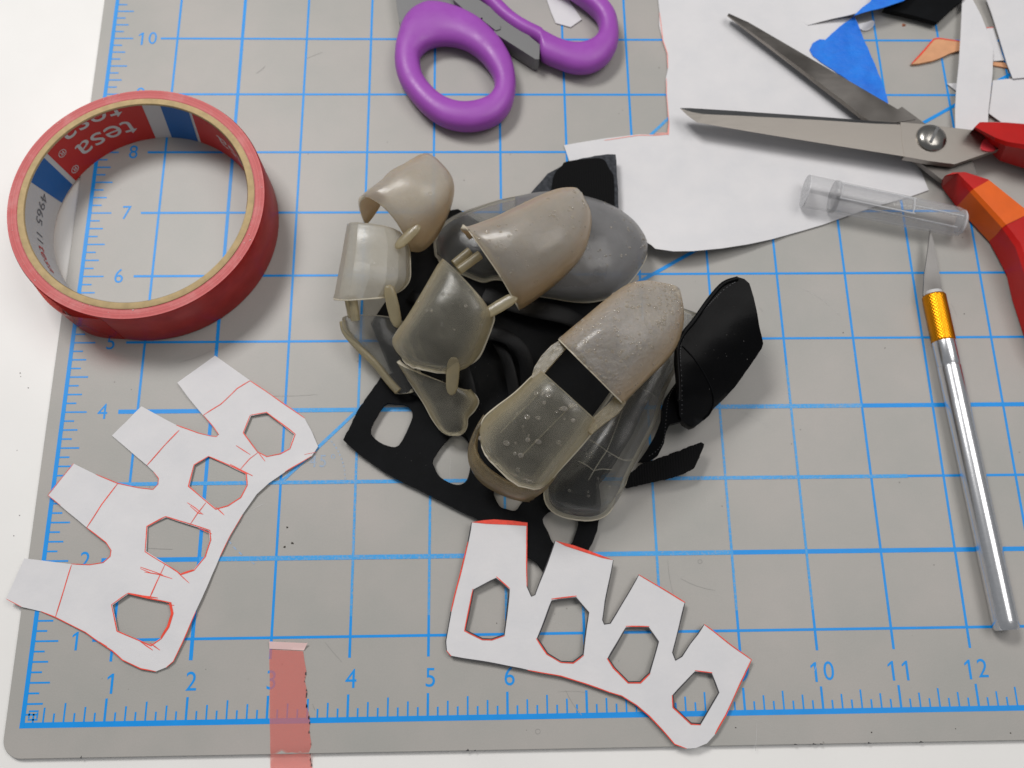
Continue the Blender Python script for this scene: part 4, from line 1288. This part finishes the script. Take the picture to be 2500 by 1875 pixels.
def bubbles(shell_o, count, u0, u1, r0, r1, mtl, seed=1, crater=False):
    """small blisters and craters in the skin of a cast shell"""
    rnd = random.Random(seed)
    vs_, n, rows_ = GRIDS[shell_o.name]
    verts, faces = [], []
    for _ in range(count):
        i = rnd.uniform(u0, u1) * (rows_ - 2); j = min(max(rnd.gauss(.5, .17), .08), .92) * (n - 2)
        ii, jj = int(i), int(j); fu, fv = i - ii, j - jj
        a, b, c_, d = vs_[ii * n + jj], vs_[ii * n + jj + 1], vs_[(ii + 1) * n + jj], vs_[(ii + 1) * n + jj + 1]
        p = (a * (1 - fv) + b * fv) * (1 - fu) + (c_ * (1 - fv) + d * fv) * fu
        nr = (b - a).cross(c_ - a)
        if nr.length < 1e-9: continue
        nr.normalize()
        if nr.z < 0: nr = -nr
        t1 = nr.cross(Vector((0.3, 1, 0.2))).normalized(); t2 = nr.cross(t1)
        r_ = rnd.uniform(r0, r1) ** 1.0
        e = rnd.uniform(.7, 1.5); s0 = len(verts)
        for rr, hh in (((1.0, -0.15), (0.8, 0.40), (0.5, -0.10)) if (crater and rnd.random() < .8) else ((1.0, -0.15), (0.85, 0.30), (0.45, 0.50))):
            for k in range(8):
                a_ = k * math.pi / 4
                verts.append(p + (t1 * math.cos(a_) * e + t2 * math.sin(a_)) * r_ * rr + nr * r_ * hh)
        verts.append(p + nr * r_ * (0.58 if rnd.random() < .6 and not crater else -0.15))
        for q in (0, 8):
            for k in range(8):
                faces.append((s0 + q + k, s0 + q + (k + 1) % 8, s0 + q + 8 + (k + 1) % 8, s0 + q + 8 + k))
        for k in range(8): faces.append((s0 + 16 + k, s0 + 16 + (k + 1) % 8, s0 + 24))
    o_ = link('surface_bubbles', pymesh('surface_bubbles', verts, faces), mtl, shell_o.parent, True)
    o_['kind'] = 'stuff'
    return o_


def rims(shell_o, sides, r_=0.015):
    """pale rounded lip along the open edges of a shell"""
    vs_, n, rows_ = GRIDS[shell_o.name]
    path = []
    if 'left' in sides: path += [vs_[i * n] for i in range(2, rows_)]
    if 'end' in sides: path += [vs_[(rows_ - 1) * n + j] for j in range(n)]
    if 'right' in sides: path += [vs_[i * n + n - 1] for i in range(rows_ - 1, 1, -1)]
    if sides == ['start']: path = [vs_[j] for j in range(n)]
    out = [path[0]]
    for p in path[1:]:
        if (p - out[-1]).length > 0.02: out.append(p)
    k_ = len(out)
    rad = [r_ * (0.75 + 0.5 * abs(mnoise.noise(p * 2.1))) * (0.4 if q in (0, k_ - 1) else 1) for q, p in enumerate(out)]
    return tube('shell_rim', [p - Vector((0, 0, 0.012)) for p in out], rad, M_RIM, shell_o.parent, seg=8, sharp=0)


def leaf(name, px, z0, z1, w, parent, mtl=None, flat=0.28):
    """pointed hinge leaf between two shells"""
    a, b = W(*px[0], z0), W(*px[1], z1)
    path = [a.lerp(b, u) for u in (0, .06, .2, .5, .8, .94, 1)]
    return tube(name, path, [w * f for f in (.35, .7, .95, 1, .9, .6, .15)], mtl or M_LINK, parent, seg=12, flat=flat, sharp=0)


def rod(name, p0, p1, z0, z1, r_, parent, mtl=None):
    return tube(name, [W(*p0, z0), W(*p1, z1)], r_, mtl or M_LINK, parent, seg=10, sharp=50)


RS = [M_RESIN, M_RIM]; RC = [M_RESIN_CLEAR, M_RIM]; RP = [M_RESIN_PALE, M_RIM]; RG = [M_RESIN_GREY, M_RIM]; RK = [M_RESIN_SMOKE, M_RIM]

# far finger lying behind (runs left to right)
f4 = finger('far_finger', (1320, 610), 0.1, 'grey resin finger lying behind the others')
tip4 = shell('fingertip_shell', [((1262, 480, .28), (1262, 590, .75), (1282, 716, .28)), ((1350, 468, .28), (1345, 585, .80), (1345, 727, .28)), ((1445, 487, .28), (1435, 590, .80), (1425, 737, .26)), ((1500, 509, .28), (1500, 596, .74), (1490, 725, .26)),
                          ((1545, 541, .3), (1545, 602, .62), (1532, 694, .28)), ((1573, 572, .32), (1570, 608, .48), (1566, 650, .3)), ((1581, 600, .34), (1581, 607, .36), (1580, 620, .34))], RG, f4, k=6)
mid4 = shell('middle_shell', [((1059, 588, .30), (1058, 600, .32), (1062, 625, .30)), ((1072, 556, .26), (1078, 600, .48), (1092, 654, .24)), ((1105, 530, .25), (1115, 592, .60), (1135, 672, .22)), ((1160, 509, .25), (1165, 585, .68), (1178, 688, .22)),
                       ((1225, 486, .26), (1222, 580, .72), (1212, 682, .24)), ((1285, 475, .28), (1275, 575, .72), (1268, 690, .28))], [M_RESIN_SMOKE, M_RIM], f4, k=6)
# near finger lying flat beside the wrist strap
f5 = finger('near_finger', (1500, 1050), 0.1, 'smoky clear resin finger lying low beside the wrist strap')
s5 = [((1330, 1190, .22), (1408, 1268, .26), (1502, 1212, .22)), ((1334, 1168, .22), (1412, 1240, .48), (1524, 1188, .22)), ((1350, 1140, .24), (1430, 1190, .62), (1535, 1160, .24)), ((1400, 1080, .28), (1475, 1120, .70), (1566, 1098, .28)),
      ((1455, 1005, .32), (1530, 1030, .76), (1602, 1028, .32)), ((1520, 915, .4), (1580, 935, .82), (1622, 960, .38)), ((1590, 830, .46), (1630, 850, .84), (1662, 880, .42)), ((1640, 772, .5), (1668, 790, .78), (1694, 810, .48)), ((1668, 752, .52), (1682, 757, .58), (1700, 764, .52))]
mid5 = shell('finger_shell', s5, RK, f5, k=6, thick=0.055)
for pts in ([(1437, 1072), (1462, 1087), (1482, 1101), (1510, 1118), (1532, 1124), (1548, 1120)], [(1412, 1125), (1436, 1138), (1450, 1148), (1470, 1145), (1495, 1147)], [(1520, 1003), (1500, 1055), (1484, 1095), (1468, 1120), (1452, 1146), (1437, 1172)], [(1560, 945), (1585, 958), (1604, 972)]):
    path = catmull([W(x, y, .71) for x, y in pts], 4)
    tube('joint_ridge', path, 0.006, M_RESIN_CLEAR, f5, seg=6)

# little finger, upper left
f1 = finger('little_finger', (930, 640), 0.2, 'short pale resin finger with three shells at the upper left')
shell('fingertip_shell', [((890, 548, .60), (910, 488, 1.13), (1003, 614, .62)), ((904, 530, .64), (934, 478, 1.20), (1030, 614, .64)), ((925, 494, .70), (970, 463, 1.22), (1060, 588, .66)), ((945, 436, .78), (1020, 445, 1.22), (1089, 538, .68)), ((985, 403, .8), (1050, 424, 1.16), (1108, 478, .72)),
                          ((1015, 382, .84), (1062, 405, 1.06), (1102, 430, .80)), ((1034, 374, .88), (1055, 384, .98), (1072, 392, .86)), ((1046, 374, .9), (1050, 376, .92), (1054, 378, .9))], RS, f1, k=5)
mid1 = shell('middle_shell', [((850, 556, .56), (905, 545, .92), (985, 574, .56)), ((843, 590, .54), (908, 585, .93), (998, 606, .50)), ((836, 630, .52), (905, 630, .90), (1001, 640, .48)), ((827, 672, .48), (900, 680, .86), (1000, 680, .46)), ((820, 705, .46), (890, 712, .80), (985, 703, .44)), ((814, 726, .44), (885, 730, .76), (962, 717, .42))], RP, f1, k=5, seg=8, facet=14)
shell('base_shell', [((838, 785, .34), (900, 768, .52), (990, 790, .30)), ((842, 808, .32), (905, 815, .50), (1000, 830, .28)), ((870, 845, .28), (935, 850, .46), (1020, 880, .26)), ((912, 888, .24), (965, 885, .40), (1030, 920, .24)), ((938, 925, .22), (980, 925, .34), (1030, 945, .22)), ((962, 958, .2), (985, 962, .26), (1010, 955, .2))], [M_RESIN_SMOKE, M_RIM], f1, k=5)
tube('rolled_rim', catmull([W(838, 786, .36), W(846, 812, .36), W(878, 850, .34), W(920, 892, .30), (W(948, 928, .28)), W(972, 955, .26)], 5), [0.055] * 26, M_LINK, f1, seg=10)
leaf('hinge_leaf', [(1024, 550), (966, 606)], .98, .88, .075, f1)
leaf('hinge_leaf', [(948, 696), (971, 800)], .80, .56, .085, f1)
rod('hinge_rod', (860, 722), (868, 782), .66, .50, .062, f1)
rod('hinge_rod', (846, 722), (857, 776), .62, .46, .04, f1)

# middle finger
f2 = finger('middle_finger', (1200, 700), 0.4, 'tan frosted resin finger with cracked hinge in the middle')
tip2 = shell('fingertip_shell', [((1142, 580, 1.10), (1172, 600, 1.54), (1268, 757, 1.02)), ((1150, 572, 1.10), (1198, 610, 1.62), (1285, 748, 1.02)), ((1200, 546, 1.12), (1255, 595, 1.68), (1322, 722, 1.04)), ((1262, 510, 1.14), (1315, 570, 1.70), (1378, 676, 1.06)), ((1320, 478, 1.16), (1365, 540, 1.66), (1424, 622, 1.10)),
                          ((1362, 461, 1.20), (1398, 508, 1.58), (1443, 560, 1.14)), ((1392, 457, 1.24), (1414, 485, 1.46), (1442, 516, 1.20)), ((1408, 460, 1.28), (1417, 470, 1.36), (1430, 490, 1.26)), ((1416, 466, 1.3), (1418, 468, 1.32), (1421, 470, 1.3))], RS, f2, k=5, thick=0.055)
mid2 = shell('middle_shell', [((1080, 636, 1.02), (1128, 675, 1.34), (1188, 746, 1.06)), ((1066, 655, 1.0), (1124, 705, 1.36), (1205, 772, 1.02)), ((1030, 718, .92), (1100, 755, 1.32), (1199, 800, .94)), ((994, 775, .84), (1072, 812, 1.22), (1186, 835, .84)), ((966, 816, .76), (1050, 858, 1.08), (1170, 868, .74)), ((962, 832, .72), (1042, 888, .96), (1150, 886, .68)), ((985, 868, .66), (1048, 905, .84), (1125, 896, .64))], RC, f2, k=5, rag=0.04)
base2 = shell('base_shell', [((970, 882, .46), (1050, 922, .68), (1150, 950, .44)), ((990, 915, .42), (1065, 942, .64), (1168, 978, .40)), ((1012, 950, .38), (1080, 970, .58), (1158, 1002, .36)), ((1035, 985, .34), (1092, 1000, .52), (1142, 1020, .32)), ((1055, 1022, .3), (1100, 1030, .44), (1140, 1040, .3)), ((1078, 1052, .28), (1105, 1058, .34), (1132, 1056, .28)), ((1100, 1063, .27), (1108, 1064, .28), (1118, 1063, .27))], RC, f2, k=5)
rod('hinge_rod', (1147, 612), (1108, 644), 1.12, 1.10, .055, f2)
rod('hinge_rod', (1172, 622), (1120, 660), 1.18, 1.16, .062, f2)
leaf('hinge_leaf', [(1262, 722), (1174, 774)], 1.24, 1.14, .085, f2)
leaf('hinge_leaf', [(1108, 872), (1102, 965)], 1.0, .72, .085, f2)

# index finger, nearest the camera
f3 = finger('index_finger', (1400, 900), 0.6, 'bubbly frosted resin finger standing tallest at the front')
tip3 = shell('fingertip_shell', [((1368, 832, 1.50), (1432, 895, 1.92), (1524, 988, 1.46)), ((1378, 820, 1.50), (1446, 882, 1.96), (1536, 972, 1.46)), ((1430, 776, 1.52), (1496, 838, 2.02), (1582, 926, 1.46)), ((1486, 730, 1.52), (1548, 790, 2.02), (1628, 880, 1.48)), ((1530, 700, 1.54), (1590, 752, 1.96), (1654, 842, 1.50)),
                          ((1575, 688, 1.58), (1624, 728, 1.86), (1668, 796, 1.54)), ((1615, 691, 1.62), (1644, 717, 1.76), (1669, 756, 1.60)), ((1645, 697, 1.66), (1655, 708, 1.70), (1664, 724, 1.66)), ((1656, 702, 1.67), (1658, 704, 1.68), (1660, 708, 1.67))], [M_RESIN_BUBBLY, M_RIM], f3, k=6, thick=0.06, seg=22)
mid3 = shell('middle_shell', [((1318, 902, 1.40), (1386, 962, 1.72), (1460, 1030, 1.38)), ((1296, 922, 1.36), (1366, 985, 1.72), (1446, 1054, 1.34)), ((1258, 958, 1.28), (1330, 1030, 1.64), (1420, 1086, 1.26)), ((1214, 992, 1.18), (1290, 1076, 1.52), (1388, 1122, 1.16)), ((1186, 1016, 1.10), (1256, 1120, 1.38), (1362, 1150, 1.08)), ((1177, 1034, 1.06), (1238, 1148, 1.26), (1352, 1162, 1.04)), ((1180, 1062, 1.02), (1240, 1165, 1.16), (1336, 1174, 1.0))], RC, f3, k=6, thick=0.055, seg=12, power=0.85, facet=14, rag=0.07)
shell('base_shell', [((1180, 1012, .9), (1214, 1166, .84), (1370, 1140, .9)), ((1162, 1050, .8), (1208, 1180, .76), (1358, 1164, .8)), ((1158, 1085, .66), (1206, 1192, .66), (1340, 1186, .66)), ((1163, 1125, .52), (1218, 1206, .50), (1320, 1198, .54)), ((1172, 1150, .42), (1240, 1212, .38), (1300, 1208, .44))], [M_RESIN_AMBER, M_RESIN_AMBER], f3, k=5, thick=0.06, rag=0.06)
sheet('hinge_strap', [(1374, 826), (1392, 838), (1369, 864), (1331, 908), (1320, 926), (1300, 932), (1297, 922), (1304, 897), (1322, 868), (1346, 843)], lambda x, y: 1.64 - (1390 - x) / 90 * 0.10, 0.07, M_STRAP_RESIN, f3, grid=12, step=8)
sheet('hinge_strap', [(1487, 984), (1500, 968), (1529, 982), (1514, 1004), (1494, 1020), (1470, 1038), (1444, 1060), (1434, 1050), (1446, 1021)], lambda x, y: 1.62 - (1520 - x) / 80 * 0.08, 0.07, M_STRAP_RESIN, f3, grid=12, step=8)
for j, (pa_, pb_) in enumerate((((1344, 932), (1222, 1056)), ((1400, 985), (1268, 1118)))):
    tube('shell_crease', [W(*pa_, 1.66), W((pa_[0] + pb_[0]) / 2, (pa_[1] + pb_[1]) / 2, 1.58), W(*pb_, 1.40)], 0.007, M_RESIN_CLEAR, f3, seg=6)

rims(mid3, ['left', 'end', 'right'], 0.018)
rims(mid2, ['left', 'end', 'right'], 0.018)
rims(base2, ['left', 'right'], 0.012)
rims(mid1, ['right', 'end'], 0.015)
rims(tip4, ['right'], 0.016)
rims(mid4, ['left', 'right'], 0.013)
rims(mid5, ['right'], 0.010)
rims(mid5, ['start'], 0.016)
rims(tip3, ['start'], 0.012)
rims(tip2, ['start'], 0.012)
M_BUBBLE = resin('resin_bubble', srgb(205, 200, 194), srgb(244, 240, 230), 0.25, 0.3, 0.06, 0.0, srgb(225, 210, 180))
bubbles(tip3, 260, .03, .85, .006, .020, M_BUBBLE, 3)
bubbles(tip3, 60, .03, .6, .014, .030, M_BUBBLE, 13, True)
bubbles(mid3, 34, .02, .95, .014, .034, M_BUBBLE, 4, True)
bubbles(tip2, 60, .02, .8, .008, .024, M_BUBBLE, 5)
bubbles(mid2, 24, .02, .95, .008, .022, M_BUBBLE, 6, True)
bubbles(tip4, 46, .35, .95, .008, .022, M_BUBBLE, 8)
bubbles(mid5, 16, .15, .9, .010, .022, M_BUBBLE, 9, True)

for o in scene.objects:
    if o.type == 'MESH' and o.parent is None and 'label' not in o and 'kind' not in o:
        print('UNLABELLED', o.name)
